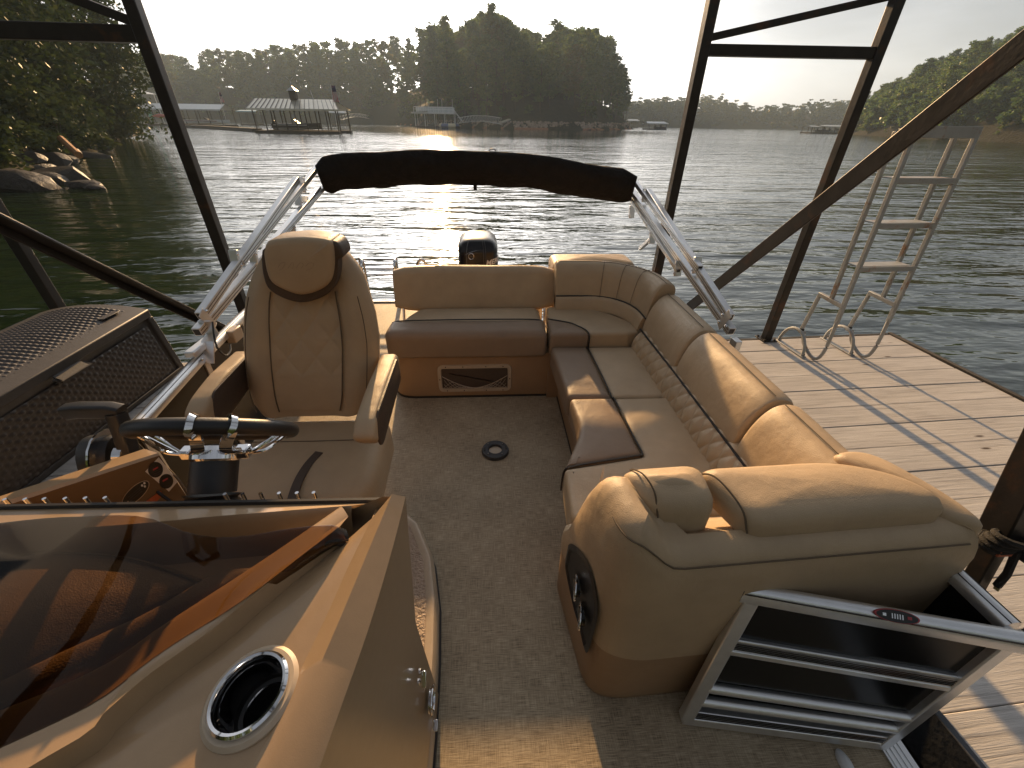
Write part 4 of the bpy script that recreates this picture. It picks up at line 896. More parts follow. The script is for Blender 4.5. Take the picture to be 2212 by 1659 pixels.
part('courtesy_light', MB().rings([[Vector((1.10+.020*cos(a)*s, .375+.038*sin(a)*s, z)) for a in np.linspace(0, 2*pi, 17)[:-1]] for s, z in ((1, .001), (1, .008), (.7, .018), (.2, .022))]), WHITEP)

# table base ring
tb = grp('table_base'); M0 = Matrix.Translation((.022, 1.878, 0))
MB().lathe([(.083, .002), (.083, .010), (.078, .022), (.045, .024), (.042, .022), (.040, .004)], 40, M0).build('ring', GREYP, tb)
MB().lathe([(.0395, .0065), (.012, .0055), (0, .0055)], 24, M0).build('socket_cap', GELW, tb)
for a in (.75, 2.35, 3.95, 5.4): MB().lathe([(.0085, .0245), (.0085, .0255), (0, .0255)], 10, Matrix.Translation((.022+.062*cos(a), 1.878+.062*sin(a), 0))).build('screw_recess', BLACKP, tb); bolt(tb, (.022+.062*cos(a), 1.876+.062*sin(a), .0252), r=.0045, name='screw')
for a in (0.15, 3.2): MB().tube([(.022+.066*cos(a+t), 1.878+.066*sin(a+t), .0245) for t in (-.22, 0, .22)], .0045, 6).build('slot', BLACKP, tb)

# ---------------- aft bench
ab = grp('aft_bench')
base = round_poly([(-.70, 2.475), (.47, 2.475), (.47, 2.98), (-.70, 2.98)], [.16, .01, .01, .05], 6)
MB().rings([[Vector((x, y, z)) for x, y in P] for P, z in ((base, .012), (base, .355))]).build('base', LEATHER_BASE, ab)
prism(inset_poly(base, -.004), .0, .016).build('base_trim', PIPING, ab)
cp = round_poly([(-.705, 2.44), (.385, 2.44), (.395, 2.67), (-.69, 2.67)], [.10, .03, .02, .02], 5)
mb = MB(); cushion(mb, cp, .345, .535, .055, .008); mb.build('front_cushion', LEATHER_D, ab)
cp2 = round_poly([(-.665, 2.60), (.382, 2.60), (.385, 2.97), (-.53, 2.97), (-.60, 2.82)], [.02, .02, .04, .05, .05], 4)
mb = MB(); cushion(mb, cp2, .36, .505, .05, .024); mb.build('seat_cushion', LEATHER, ab)
MB().tube(bez([(-.675, 2.655, .515), (-.60, 2.645, .533), (-.3, 2.64, .540), (.1, 2.64, .540), (.33, 2.642, .534), (.385, 2.66, .505)], 8), .0048, 6).build('piping', PIPING, ab)
def roll(P, n=8): return P
prof = round_poly([(-.062, -.165), (.05, -.165), (.075, .12), (.045, .165), (-.045, .165)], [.05, .05, .05, .05, .05], 4)
xs = np.linspace(-.705, .488, 15); rg = []
for i, x in enumerate(xs):
    e = min(i, len(xs)-1-i); s = (.80, .94, .99)[e] if e < 3 else 1.0
    rg.append([Vector((x*1.02+.004, 3.055+a*s+b*.16, .620+b*s)) for a, b in prof])
MB().rings(rg).build('backrest', LEATHER, ab)
MB().tube([(-.40, 3.08, .787), (.1, 3.08, .789), (.47, 3.08, .787)], .0022, 5).build('stitching', THREAD, ab)
for x in (-.66, .435):
    MB().bar((x, 2.93, .30), (x, 3.05, .56), .012, .05, (0, 1, 0)).build('hinge_bracket', ALU, ab, bevel=.003)
bin_ = round_poly([(-.372, .052), (.152, .052), (.152, .275), (-.372, .275)], .045, 5); bi = inset_poly(bin_, .030)
fr = MB()
Y0 = 2.475
fr.rings([[Vector((x, Y0+.004, z)) for x, z in bin_], [Vector((x, Y0-.012, z)) for x, z in inset_poly(bin_, .004)], [Vector((x, Y0-.012, z)) for x, z in inset_poly(bi, -.004)], [Vector((x, Y0+.004, z)) for x, z in bi]], False, False)
bf = fr.build('storage_bin', GELW, ab)
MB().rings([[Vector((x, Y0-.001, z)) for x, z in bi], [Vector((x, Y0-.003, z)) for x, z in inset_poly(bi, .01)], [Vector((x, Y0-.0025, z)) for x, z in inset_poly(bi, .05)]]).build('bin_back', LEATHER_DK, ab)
net = MB()
for k in range(15):
    x0 = -.335+.45*k/14
    for s in (-1, 1):
        pts = []
        for t in np.linspace(0, 1, 6):
            x = x0+s*.07*t; 
            if -.34 < x < .12: 
                top_ = .085+.10*(abs((x+.11)/.23))**1.6; pts.append((x, Y0-.008-.006*sin(pi*t), .084+(top_-.084)*t))
        if len(pts) > 1: net.tube(pts, .0013, 4)
net.tube([(x, Y0-.010, .085+.10*(abs((x+.11)/.23))**1.6) for x in np.linspace(-.34, .12, 18)], .0025, 5)
net.build('bin_net', GELW, ab)
for x, z in ((-.31, .262), (-.19, .262), (-.03, .262), (.09, .262), (-.31, .066), (-.19, .066), (-.03, .066), (.09, .066), (-.358, .16), (.138, .16)): bolt(ab, (x, Y0-.012, z), (0, -1, 0), .004, 'screw', STEEL)

# ---------------- corner seat
cs = grp('corner_seat')
cpoly = round_poly([(.672, 2.44), (.93, 2.44), (1.02, 2.46), (1.02, 2.62), (.86, 2.82), (.66, 2.91), (.44, 2.92), (.425, 2.685), (.565, 2.612), (.655, 2.49)], [.015, .01, .02, .1, .1, .06, .03, .02, .04, .04], 4)
mb = MB(); cushion(mb, cpoly, .36, .520, .024, .006, offset=True); mb.build('seat_cushion', LEATHER, cs, weld=True)
pad = round_poly([(.402, 2.427), (.662, 2.427), (.648, 2.485), (.555, 2.602), (.41, 2.675)], [.03, .012, .03, .04, .02], 4)
mb = MB(); cushion(mb, pad, .36, .526, .03, .006); mb.build('front_pad', LEATHER_D, cs)
MB().tube(bez([(.667, 2.425, .42), (.667, 2.43, .50), (.654, 2.48, .523), (.602, 2.558, .525), (.555, 2.608, .525), (.418, 2.68, .522)], 6), .0045, 6).build('piping', PIPING, cs)
bx((.70, 2.68, .18), (.58, .46, .36)).build('base', LEATHER_BASE, cs)
arc = [(.497, 2.985), (.60, 2.985), (.70, 2.98)] + [(.735+.40*sin(t), 2.575+.40*cos(t)) for t in np.linspace(.12, pi/2-.02, 9)] + [(1.135, 2.47)]
bprof = round_poly([(-.115, -.30), (.06, -.30), (.075, 0), (.03, .025), (-.03, .022), (-.07, -.03)], [.04, .02, .04, .03, .03, .05], 4)   # (outwards, up) from the top seam
def back_sweep(path, prof, zt, ends=(.9, .97), name='backrest', parent=None, mt=LEATHER, tilt=0):
    rg = []; n = len(path)
    for i in range(n):
        a = Vector(path[max(i-1, 0)]); b = Vector(path[min(i+1, n-1)]); t = (b-a).normalized(); nn = Vector((-t.y, t.x))   # left of travel = outwards
        e = min(i, n-1-i); s = ends[e] if e < len(ends) else 1.0; p = Vector(path[i])
        cz = -.14
        rg.append([Vector((p.x+nn.x*o*s, p.y+nn.y*o*s, zt+cz+(h-cz)*s)) for o, h in prof])
    return MB().rings(rg).build(name, mt, parent)
def resample(path, n):
    P = [Vector(p) for p in path]; d = [0]
    for i in range(1, len(P)): d.append(d[-1]+(P[i]-P[i-1]).length)
    out = []
    for k in range(n):
        s = d[-1]*k/(n-1); j = max(0, min(len(P)-2, int(np.searchsorted(d, s)-1))); t = (s-d[j])/(d[j+1]-d[j]+1e-9); out.append(tuple(P[j].lerp(P[j+1], min(1, max(0, t)))))
    return out
def ends_path(path, n):
    P = resample(path, n); L = sum((Vector(P[i+1])-Vector(P[i])).length for i in range(n-1))
    a = Vector(P[0]); b = Vector(P[1]); d = (b-a).normalized(); P2_ = [tuple(a), tuple(a+d*.008), tuple(a+d*.022)] + P[1:-1]
    a = Vector(P[-1]); d = (Vector(P[-2])-a).normalized(); P2_ += [tuple(a+d*.022), tuple(a+d*.008), tuple(a)]; return P2_
back_sweep(ends_path(arc, 20), bprof, .822, (.90, .97, .995), 'backrest', cs)
lowprof = round_poly([(-.145, -.335), (-.05, -.335), (-.05, -.215), (-.115, -.215)], [.03, .01, .01, .03], 3)
back_sweep(resample(arc, 18), lowprof, .835, (1, ), 'lower_bolster', cs)
MB().tube([(x-(.107)*nx_, y-.107*ny_, .618) for (x, y), nx_, ny_ in [((p[0], p[1]), sin(min(pi/2, max(0, (p[0]-.60)/.40))), cos(min(pi/2, max(0, (p[0]-.60)/.40)))) for p in arc]], .005, 6).build('piping', PIPING, cs)
# stitched vertical seams of the corner back
for k, t in enumerate((.30, .72, 1.14)):
    nn = Vector((sin(t), cos(t))); c = Vector((.735, 2.575))
    MB().tube([(*(c+nn*(.40+o)), .822+h) for o, h in ((-.1165, -.26), (-.1005, -.16), (-.088, -.10), (-.074, -.04), (-.056, -.002), (-.032, .0225), (.0, .0248), (.03, .0258))], .0016, 5).build('stitching', THREAD, cs)
MB().tube([(p[0], p[1], .847) for p in resample(arc, 16)], .002, 5).build('stitching', THREAD, cs)
# rear facing pad behind the corner
rp_ = grp('rear_sunpad'); mb = MB(); cushion(mb, round_poly([(.50, 3.10), (1.16, 3.10), (1.16, 3.42), (.50, 3.42)], .06, 4), .62, .79, .05, .02); mb.build('cushion', LEATHER, rp_); bx((.83, 3.28, .31), (.64, .34, .62)).build('base', GELW, rp_)

# ---------------- side lounge
ls = grp('side_lounge')
bp = [(.487, 2.44), (1.22, 2.44), (1.22, 1.0), (.33, 1.0), (.40, 1.30), (.485, 1.56)]
prism(bp, 0.012, .31).build('base', LEATHER_BASE, ls); prism(inset_poly(bp, -.004), 0, .016).build('base_trim', PIPING, ls)
c1 = round_poly([(.660, 2.418), (1.02, 2.415), (1.02, 1.812), (.670, 1.818)], .02, 4)
mb = MB(); cushion(mb, c1, .29, .432, .024, .010); mb.build('seat_cushion', LEATHER, ls)
d1 = round_poly([(.410, 2.428), (.657, 2.42), (.667, 1.818), (.426, 1.824)], [.03, .012, .012, .03], 4)
mb = MB(); cushion(mb, d1, .288, .435, .028, .008); mb.build('contrast_panel', LEATHER_D, ls)
MB().tube(bez([(.658, 2.425, .41), (.6585, 2.40, .430), (.6635, 2.1, .437), (.668, 1.84, .431), (.6685, 1.815, .41), (.6685, 1.812, .33)], 6), .0046, 6).build('piping', PIPING, ls)
c2 = round_poly([(.674, 1.800), (1.02, 1.800), (1.02, 1.0), (.30, 1.0), (.314, 1.274), (.688, 1.339)], [.02, .02, .02, .03, .02, .015], 4)
mb = MB(); cushion(mb, c2, .29, .440, .022, .006, offset=True); mb.build('seat_cushion', LEATHER, ls, weld=True)
d2_ = round_poly([(.428, 1.803), (.668, 1.803), (.682, 1.345), (.318, 1.281), (.332, 1.31), (.443, 1.54)], [.03, .012, .015, .012, .03, .09], 4)
mb = MB(); cushion(mb, d2_, .288, .443, .024, .006, offset=True); mb.build('contrast_panel', LEATHER_D, ls, weld=True)
MB().tube(bez([(.671, 1.806, .36), (.671, 1.804, .42), (.672, 1.77, .441), (.680, 1.45, .442), (.684, 1.352, .441), (.66, 1.337, .442), (.50, 1.310, .442), (.36, 1.286, .438), (.316, 1.278, .42), (.310, 1.278, .30)], 6), .0048, 6).build('piping', PIPING, ls)
for (y0, y1) in ((2.452, 1.908), (1.893, 1.262), (1.247, .73)):
    path = ends_path([(1.137, y0), (1.137, (y0+y1)/2), (1.137, y1)], 9)
    sprof = round_poly([(-.125, -.275), (.06, -.29), (.10, -.05), (.075, .0), (.0, .012), (-.055, -.025), (-.10, -.12)], [.045, .02, .05, .04, .04, .06, .08], 4)
    o = back_sweep(path, sprof, .782, (.84, .95, .99), 'backrest', ls)
    MB().tube([(1.137, y0-.02, .7945), (1.137, (y0+y1)/2, .7965), (1.137, y1+.02, .7945)], .0022, 5).build('stitching', THREAD, o)
bx((1.20, 1.63, .36), (.12, 1.64, .55)).build('back_board', LEATHER_BASE, ls)
# quilted bolster in real relief
def quilt(name, S, nu, nv, su, sv, amp, mt, parent, flat=(0, 0)):
    "diamond quilted sheet; S(s, t) -> point, normal; su, sv size of the sheet in diamonds"
    rows = []
    for j in range(nv+1):
        row = []
        for i in range(nu+1):
            s, t = i/nu, j/nv; p, n_ = S(s, t); a = s*su+t*sv; b = s*su-t*sv
            h = min(abs(sin(pi*a)), abs(sin(pi*b)))**.55; w = 1.0 if flat[0] <= s <= 1-flat[1] else .25
            row.append(p+n_*(amp*h*w))
        rows.append(row)
    return MB().grid(rows).build(name, mt, parent, angle=180, flip=False)
def qb(s, t):
    y = 2.405+(1.02-2.405)*s; a = pi*.60*t-.15; x = 1.045-.085*cos(a)+.03*t; z = .435+.115*sin(a)+.02*t
    return Vector((x, y, z)), Vector((-cos(a), 0, sin(a)))
quilt('quilted_bolster', qb, 300, 26, 15, 1.55, .012, LEATHER, ls)
MB().tube([(1.004, 2.43, .55), (1.012, 1.9, .552), (1.012, 1.05, .552)], .006, 6).build('piping', PIPING, ls)

# ---------------- front arm and bench end (pedestal)
pe = grp('bench_end')
pf = round_poly([(1.335, .615), (.385, .573), (.308, .62), (.262, 1.02), (1.335, 1.02)], [.01, .10, .07, .05, .01], 6)
def zar(x, y):
    t = min(1, max(0, (x-.345)/.13)); t = t*t*(3-2*t); return .085*(1-t)
P = densify(pf, .03); rg = []
def pring(d, z, zf=1.0):
    Q = inset_poly(P, d); g_ = max(0, (z-.30)/.49)
    def drop(y):
        t = min(1, max(0, (y-.80)/.20)); return .37*g_*t*t*(3-2*t)
    rg.append([Vector((x, y, z+zf*zar(px_, py_)*(1-min(1, max(0, (y-.80)/.15)))-drop(y))) for (x, y), (px_, py_) in zip(Q, P)])
for d, z, zf in ((.012, .0, 0), (.004, .015, 0), (0, .05, 0), (0, .30, .2)): pring(d, z, zf)
low = MB().rings(rg).build('base', LEATHER_BASE, pe)
rg = []
for d, z, zf in ((.004, .296, .2), (-.004, .306, .2), (-.004, .45, .5), (-.002, .60, .8), (.002, .70, 1), (.010, .735, 1), (.022, .762, 1), (.042, .782, 1), (.065, .79, 1), (.085, .791, .97)): pring(d, z, zf)
MB().rings(rg, True, False).fill(rg[-1]).build('body', LEATHER, pe, weld=True)
Q = inset_poly(P, .0055); seam = [Vector((x, y, .7285+zar(a, b))) for (x, y), (a, b) in zip(Q, P) if b < .80 and a < 1.30]
seam.sort(key=lambda p: -p.x if p.y < .66 else 5-0)
sm = []
for (x, y), (a_, b_) in zip(inset_poly(P, .0135), P):
    if a_ < 1.325 and b_ < .70: sm.append(Vector((x, y, .751+zar(a_, b_))))
sm.sort(key=lambda p: (-p.x if p.x > .33 else -.33+p.y-.6))
MB().tube(sm, .0024, 5).build('stitching', THREAD, pe)
# bolster pillow on the arm
mb = MB(); cushion(mb, round_poly([(.350, .830), (.408, .690), (.590, .680), (.610, .845)], [.06, .055, .055, .06], 5), .74, .893, .055, .012); mb.build('arm_bolster', LEATHER, pe)
MB().tube(bez([(.392, .822, .872), (.398, .806, .888), (.409, .768, .9045), (.424, .722, .888), (.433, .688, .83)], 6), .0025, 5).build('stitching', THREAD, pe)
tc_ = round_poly([(.600, .850), (.665, .645), (1.25, .672), (1.20, .79), (1.05, .868)], [.05, .05, .06, .12, .12], 5)
mb = MB(); cushion(mb, tc_, .765, .862, .045, .010); mb.build('top_cushion', LEATHER, pe)
MB().tube(bez([(.604, .846, .80), (.615, .82, .850), (.632, .775, .868), (.654, .69, .852), (.665, .652, .80)], 6), .003, 5).build('stitching', THREAD, pe)
mb = MB(); cushion(mb, round_poly([(1.10, .95), (1.235, .68), (1.345, .63), (1.335, .75), (1.24, .96)], [.06, .06, .05, .1, .1], 5), .66, .812, .035, .015); mb.build('corner_cushion', LEATHER, pe)
bolt(pe, (.985, .606, .62), (0, -1, 0), .006, 'button', LEATHER_DK)
# cup holder recess in the arm, facing the aisle
def armside(y, z):
    "point on the aisle side of the arm"
    t = (y-.66)/(1.02-.66); return Vector((.305+(.262-.305)*t-.0045, y, z))
leaf_ = []
for u, v in ((1230, 1177), (1236, 1174), (1254, 1186), (1272, 1212), (1284, 1245), (1292, 1291), (1294, 1330), (1284, 1372), (1268.5, 1411), (1253, 1354), (1239, 1305), (1223, 1225), (1226, 1198)):
    d = ray(u, v); kx = (.305-.262)/(.66-1.02); tt = (.305-.0045+kx*(0-.66))/(d.x-kx*d.y); p = EYE+d*tt; leaf_.append((p.y, p.z))
LP = [(p.x, p.y) for p in bez([(*p, 0) for p in leaf_+[leaf_[0]]], 4)[:-1]]
o1 = [armside(y, z)+Vector((-.004, 0, 0)) for y, z in LP]; LI = inset_poly(LP, .018); o2 = [armside(y, z)+Vector((-.008, 0, 0)) for y, z in LI]; o3 = [armside(y, z)+Vector((-.001, 0, 0)) for y, z in inset_poly(LP, .026)]
MB().rings([o1, o2, o3], False, True).build('cup_holder_panel', BLACKP, pe, angle=30)
def onarm(u, v):
    d = ray(u, v); kx = (.305-.262)/(.66-1.02); return EYE+d*((.305-.0045+kx*(0-.66))/(d.x-kx*d.y))
for cu_, cv_, r_ in ((1256, 1268, .040), (1266, 1330, .040)):
    q_ = onarm(cu_, cv_); y, z = q_.y, q_.z
    c = armside(y, z)+Vector((-.010, 0, 0)); MB().tube([c+Vector((-.02*(1-cos(t))*.5, r_*cos(t), r_*sin(t)*.9)) for t in np.linspace(0, 2*pi, 20)[:-1]], .0035, 6, closed=True).build('cup_ring', CHROME, pe)
    MB().lathe([(.030, 0), (.028, .012), (0, .013)], 18, Matrix.Translation(c) @ Matrix.Rotation(-pi/2, 4, 'Y')).build('cup_well', BLACKPANEL, pe)

# ---------------- boarding gate, swung open against the bench end
gt = grp('boarding_gate')
BL, BR, TL, TR = Vector((.618, .512, .035)), Vector((1.250, .412, .035)), Vector((.700, .600, .62)), Vector((1.315, .446, .62))
def gp(s, t): return (BL*(1-s)+BR*s)*(1-t)+(TL*(1-s)+TR*s)*t
gn = (BR-BL).cross(TL-BL).normalized(); gn = gn if gn.y < 0 else -gn
def gbar(s0, t0, s1, t1, w, d, name, n=None, bev=.004): return MB().bar(gp(s0, t0), gp(s1, t1), d, w, (TL-BL).normalized() if n is None else n).build(name, ALU, gt, bevel=bev)
def rail_prof(w, h, r): return round_poly([(-w/2, -h/2), (w/2, -h/2), (w/2, h/2), (-w/2, h/2)], r, 3)
tp = MB().sweep(round_poly([(-.020, -.028), (.020, -.028), (.022, .012), (.0, .026), (-.022, .012)], [.004, .004, .015, .02, .015], 3), [gp(-.035, 1), gp(1.03, 1)], (TL-BL).normalized()).build('top_rail', ALU, gt)
for k in (-.016, -.008, .008): MB().bar(gp(-.03, 1)+gn*.0215+Vector((0, 0, k)), gp(1.02, 1)+gn*.0215+Vector((0, 0, k)), .0016, .0025).build('groove', STEEL, tp)
for s in (-.034, 1.029): MB().bar(gp(s, 1), gp(s+.004 if s > 0 else s-.004, 1), .044, .050).build('end_cap', GREYP, tp, bevel=.008)
st = gbar(0.02, 0, 0.02, .97, .042, .030, 'stile', Vector((BR-BL).normalized())); gbar(.98, 0, .98, .97, .036, .030, 'stile', Vector((BR-BL).normalized()))
gbar(.0, .0, 1.0, .0, .036, .030, 'bottom_rail'); gbar(.04, .065, .96, .065, .028, .026, 'bottom_rail')
gbar(.04, .60, .96, .60, .020, .030, 'mid_rail'); md = gbar(.04, .645, .96, .645, .05, .020, 'mid_rail')
for k in range(4):
    MB().bar(gp(.05, .63+.012*k)+gn*.012, gp(.95, .63+.012*k)+gn*.012, .002, .0022).build('groove', STEEL, md)
    MB().bar(gp(.05, .045+.014*k)+gn*.0145, gp(.95, .045+.014*k)+gn*.0145, .002, .0022).build('groove', STEEL, md)
for t in (.165, .285): MB().tube([gp(.04, t), gp(.96, t)], .0165, 14).build('tube_rail', ALU, gt)
o = -gn*.004
MB().add([gp(.03, .33)+o, gp(.97, .33)+o, gp(.97, .60)+o, gp(.03, .60)+o, gp(.03, .33)+o*2, gp(.97, .33)+o*2, gp(.97, .60)+o*2, gp(.03, .60)+o*2], [(0, 1, 2, 3), (7, 6, 5, 4)]).build('dark_panel', BLACKPANEL, gt)
MB().add([gp(.03, .66)+o, gp(.97, .66)+o, gp(.97, .96)+o, gp(.03, .96)+o, gp(.03, .66)+o*2, gp(.97, .66)+o*2, gp(.97, .96)+o*2, gp(.03, .96)+o*2], [(0, 1, 2, 3), (7, 6, 5, 4)]).build('dark_panel', BLACKPANEL, gt)
MB().add([gp(.03, .02)+o*3, gp(.97, .02)+o*3, gp(.97, .33)+o*3, gp(.03, .33)+o*3], [(0, 1, 2, 3)]).build('dark_panel', BLACKPANEL, gt)
# oval badge on the top rail
bc = gp(.545, 1)+Vector((0, 0, .020))+gn*.0125; ex = (TR-TL).normalized(); ez = (Vector((0, 0, 1))*.55+gn*.62); ez = (ez-ex*ez.dot(ex)).normalized(); en = ez
ey_ = en.cross(ex); ov = lambda s, h, sx=.052, sy=.0155: [bc+ex*(sx*s*cos(a))+ey_*(sy*s*sin(a))+en*h for a in np.linspace(0, 2*pi, 33)[:-1]]
bd = MB().rings([ov(1, -.003), ov(1, .0025)]).build('badge', REDP, gt); MB().rings([ov(.92, .002), ov(.92, .0032)]).build('badge_face', BLACKP, gt)
for k, (dx, w) in enumerate(((-.030, .010), (-.012, .003), (-.006, .003), (.0, .003), (.006, .003), (.012, .003), (.028, .012))):
    c = bc+ex*dx+en*.0036; MB().bar(c-ey_*(.006 if 0 < k < 6 else .003), c+ey_*(.006 if 0 < k < 6 else .004), w*.8, .001, en).build('badge_mark', ALU if k != 6 else REDP, gt)

# ---------------- side fences
def fence(path, ztop, z0, name, stop=None):
    f = grp(name)
    path = [Vector((x, y, 0)) for x, y in path]
    pr = round_poly([(-.024, -.022), (.024, -.022), (.024, .010), (.0, .022), (-.024, .010)], [.004, .004, .014, .02, .014], 3)
    tr_ = MB().sweep(pr, [p+Vector((0, 0, ztop)) for p in path]).build('top_rail', ALU, f)
    for s in (-.013, .013): MB().sweep([(-.001, -.001), (.001, -.001), (.001, .001), (-.001, .001)], [p+Vector((s, 0, ztop+.0165)) for p in path]).build('groove', STEEL, tr_)
    MB().sweep([(-.018, -.02), (.018, -.02), (.018, .02), (-.018, .02)], [p+Vector((0, 0, z0+.02)) for p in path]).build('bottom_rail', ALU, f)
    rows = [[p+Vector((0, 0, z)) for p in path] for z in (z0, ztop-.02)]; MB().grid(rows).grid([[p+Vector((.006, 0, 0)) for p in r_] for r_ in reversed(rows)]).build('panel', BLACKPANEL, f, flip=False)
    n = len(path)
    for i in range(n): MB().box((path[i].x, path[i].y, (z0+ztop)/2), (.03, .035, ztop-z0-.03)).build('upright', ALU, f)
    return f
fence([(-1.31, .2), (-1.36, 1.30), (-1.435, 1.86), (-1.48, 2.33), (-1.53, 3.2), (-1.50, 4.1)], .70, 0.0, 'port_fence')
fence([(1.335, .475), (1.325, .9), (1.325, 1.7), (1.325, 2.5), (1.30, 3.4)], .62, 0.0, 'starboard_fence')

# ---------------- bimini: folded black top carried by aluminium arms
bm_ = grp('bimini')
def arm(u0, v0, u1, v1, X0, X1, w=.036, h=.036, name='arm', ext=0.0):
    a = at(u0, v0, X=X0); b = at(u1, v1, X=X1); b = b+(b-a).normalized()*ext
    o = MB().bar(a, b, w, h).build(name, ALU, bm_, bevel=.003)
    for s in (-.3, .3): MB().bar(a+Vector((w*.5 if X0 < 0 else -w*.5, 0, h*s*.6)), b+Vector((w*.5 if X0 < 0 else -w*.5, 0, h*s*.6)), .0018, .003).build('groove', STEEL, o)
    d = (b-a).normalized(); MB().bar(a-d*.0012, a+d*.004, w*.74, h*.74).build('open_end', BLACKP, o); return a, b
def clamp(u, v, X, w=.012, l=.10, parent=bm_, tilt=.25):
    c = at(u, v, X=X); MB().bar(c+Vector((0, -.01, -l/2)), c+Vector((0, .01+l*tilt*.3, l/2)), .046, .022, (0, 1, 0)).build('clamp', ALU, parent, bevel=.003)
    bolt(parent, c+Vector((.024 if X < 0 else -.024, 0, l*.3)), (1 if X < 0 else -1, 0, 0), .006); bolt(parent, c+Vector((.024 if X < 0 else -.024, 0, -l*.3)), (1 if X < 0 else -1, 0, 0), .006)
XL, XR = -1.42, 1.32
arm(433, 683, 641, 388, XL, XL+.02, .04, .044); arm(520, 568, 682, 366, XL+.012, XL+.03, .034, .036, ext=.1)
arm(426, 718, 690, 408, XL-.004, XL+.02, .040, .044); arm(600, 520, 700, 405, XL+.02, XL+.04, .030, .03, ext=.05)
arm(1577, 686, 1400, 413, XR, XR-.01, .040, .044); arm(1512, 580, 1368, 388, XR-.012, XR-.03, .034, .036, ext=.1)
arm(1580, 716, 1366, 415, XR+.004, XR-.02, .040, .044); arm(1466, 585, 1362, 428, XR-.02, XR-.04, .030, .03, ext=.05)
for u, v, X in ((652, 400, XL+.02), (643, 428, XL), (660, 440, XL+.01), (507, 561, XL), (632, 500, XL+.02), (548, 560, XL+.01), (1394, 422, XR-.01), (1388, 450, XR), (1365, 458, XR-.02), (1506, 573, XR), (1465, 580, XR-.02), (1409, 512, XR-.02)): clamp(u, v, X)
# strut from the starboard arm down to the corner
a = at(1408, 515, X=XR-.02); b = at(1386, 574, X=XR-.02); MB().bar(a, Vector((XR-.02, a.y+.22, .80)), .026, .026).build('strut', ALU, bm_, bevel=.003)
# port base bracket bolted to the rail, hinge plates and cable
br = Vector((-1.432, 1.84, .70)); pa_ = at(430, 705, X=XL)
MB().sweep([(-.030, -.004), (.030, -.004), (.030, .004), (-.030, .004)], [pa_+Vector((.02, .02, .02)), pa_+Vector((.018, .045, -.06)), br+Vector((.03, .06, .06)), br+Vector((.03, .02, .0)), br+Vector((.03, .0, -.03))], (0, 1, 0)).build('base_bracket', ALU, bm_)
MB().bar(br+Vector((-.0, -.05, .045)), br+Vector((0, .13, .045)), .05, .03).build('base_bracket', ALU, bm_, bevel=.006)
for dy in (-.03, .10): bolt(bm_, br+Vector((.034, dy, .01)), (1, 0, 0), .009)
for u, v in ((446, 672), (455, 700)):
    c = at(u, v, X=XL+.024); bolt(bm_, c, (1, 0, 0), .009)
c = at(449, 690, X=XL+.022); MB().bar(c+Vector((0, -.03, .05)), c+Vector((0, .03, -.055)), .004, .05, (0, 1, 0)).build('hinge_plate', ALU, bm_, bevel=.004)
c = at(1566, 690, X=XR-.024); MB().bar(c+Vector((0, -.03, .05)), c+Vector((0, .04, -.06)), .004, .05, (0, 1, 0)).build('hinge_plate', ALU, bm_, bevel=.004)
for u, v in ((1561, 680), (1553, 695), (1568, 704)): bolt(bm_, at(u, v, X=XR-.028), (-1, 0, 0), .009)
MB().box((XR+.005, 1.90, .67), (.035, .06, .13)).build('base_bracket', ALU, bm_, bevel=.004)
MB().tube(bez([at(459, 695, X=-1.37), at(463, 730, X=-1.36), at(472, 755, X=-1.35), at(488, 768, X=-1.35), at(498, 758, X=-1.36), at(497, 745, X=-1.38)], 8), .0045, 6).build('cable', BLACKP, bm_)
c = at(502, 722, X=-1.44); MB().box(c+Vector((.01, 0, 0)), (.05, .09, .07)).build('rail_light', GELW, bm_, bevel=.006)
# the folded canvas
pts = [at(690, 384, Y=3.84), at(745, 372, Y=3.92), at(850, 364, Y=4.0), at(960, 363, Y=4.03), at(1060, 364, Y=4.03), at(1180, 376, Y=3.99), at(1290, 394, Y=3.9), at(1370, 408, Y=3.80)]
sp = bez(pts, 9); rg = []; n = len(sp); rsx = random.Random(3)
for i, p in enumerate(sp):
    t = i/(n-1); d = (sp[min(i+1, n-1)]-sp[max(i-1, 0)]).normalized(); upv_ = Vector((0, -.35, 1)); upv_ = (upv_-d*upv_.dot(d)).normalized(); sdv_ = d.cross(upv_)
    e = min(1, .70+.30*min(t, 1-t)/.06); ring = []
    for k in range(20):
        a = 2*pi*k/20; w = .075*e*(1+.10*sin(5*a+t*13)+.05*sin(9*a-t*40)); h = .142*e*(1+.05*sin(3*a+t*22))
        drop = 0
        if sin(a) < -.6: drop = -.018*(.5+.5*sin(t*53))*(sin(t*17+1)**2)
        ring.append(p+sdv_*(w*cos(a))+upv_*(h*sin(a)+drop))
    rg.append(ring)
MB().rings(rg).build('canvas_boot', CANVAS, bm_, angle=60)
c = at(1026, 392, Y=4.02); MB().bar(c, c+Vector((0, 0, -.075)), .03, .012, (0, 1, 0)).build('pull_strap', CANVAS, bm_)
c = at(1064, 330, Y=4.05); MB().tube([c+Vector((.035*cos(t), 0, .03*sin(t))) for t in np.linspace(0, pi, 9)], .007, 6).build('strap_loop', WHITEP, bm_)
for u, v in ((1340, 372), (712, 352)):
    c = at(u, v+10, Y=3.84); MB().bar(c, c+Vector((.10, 0, -.03)), .02, .004).build('zip_flap', CANVAS, bm_)

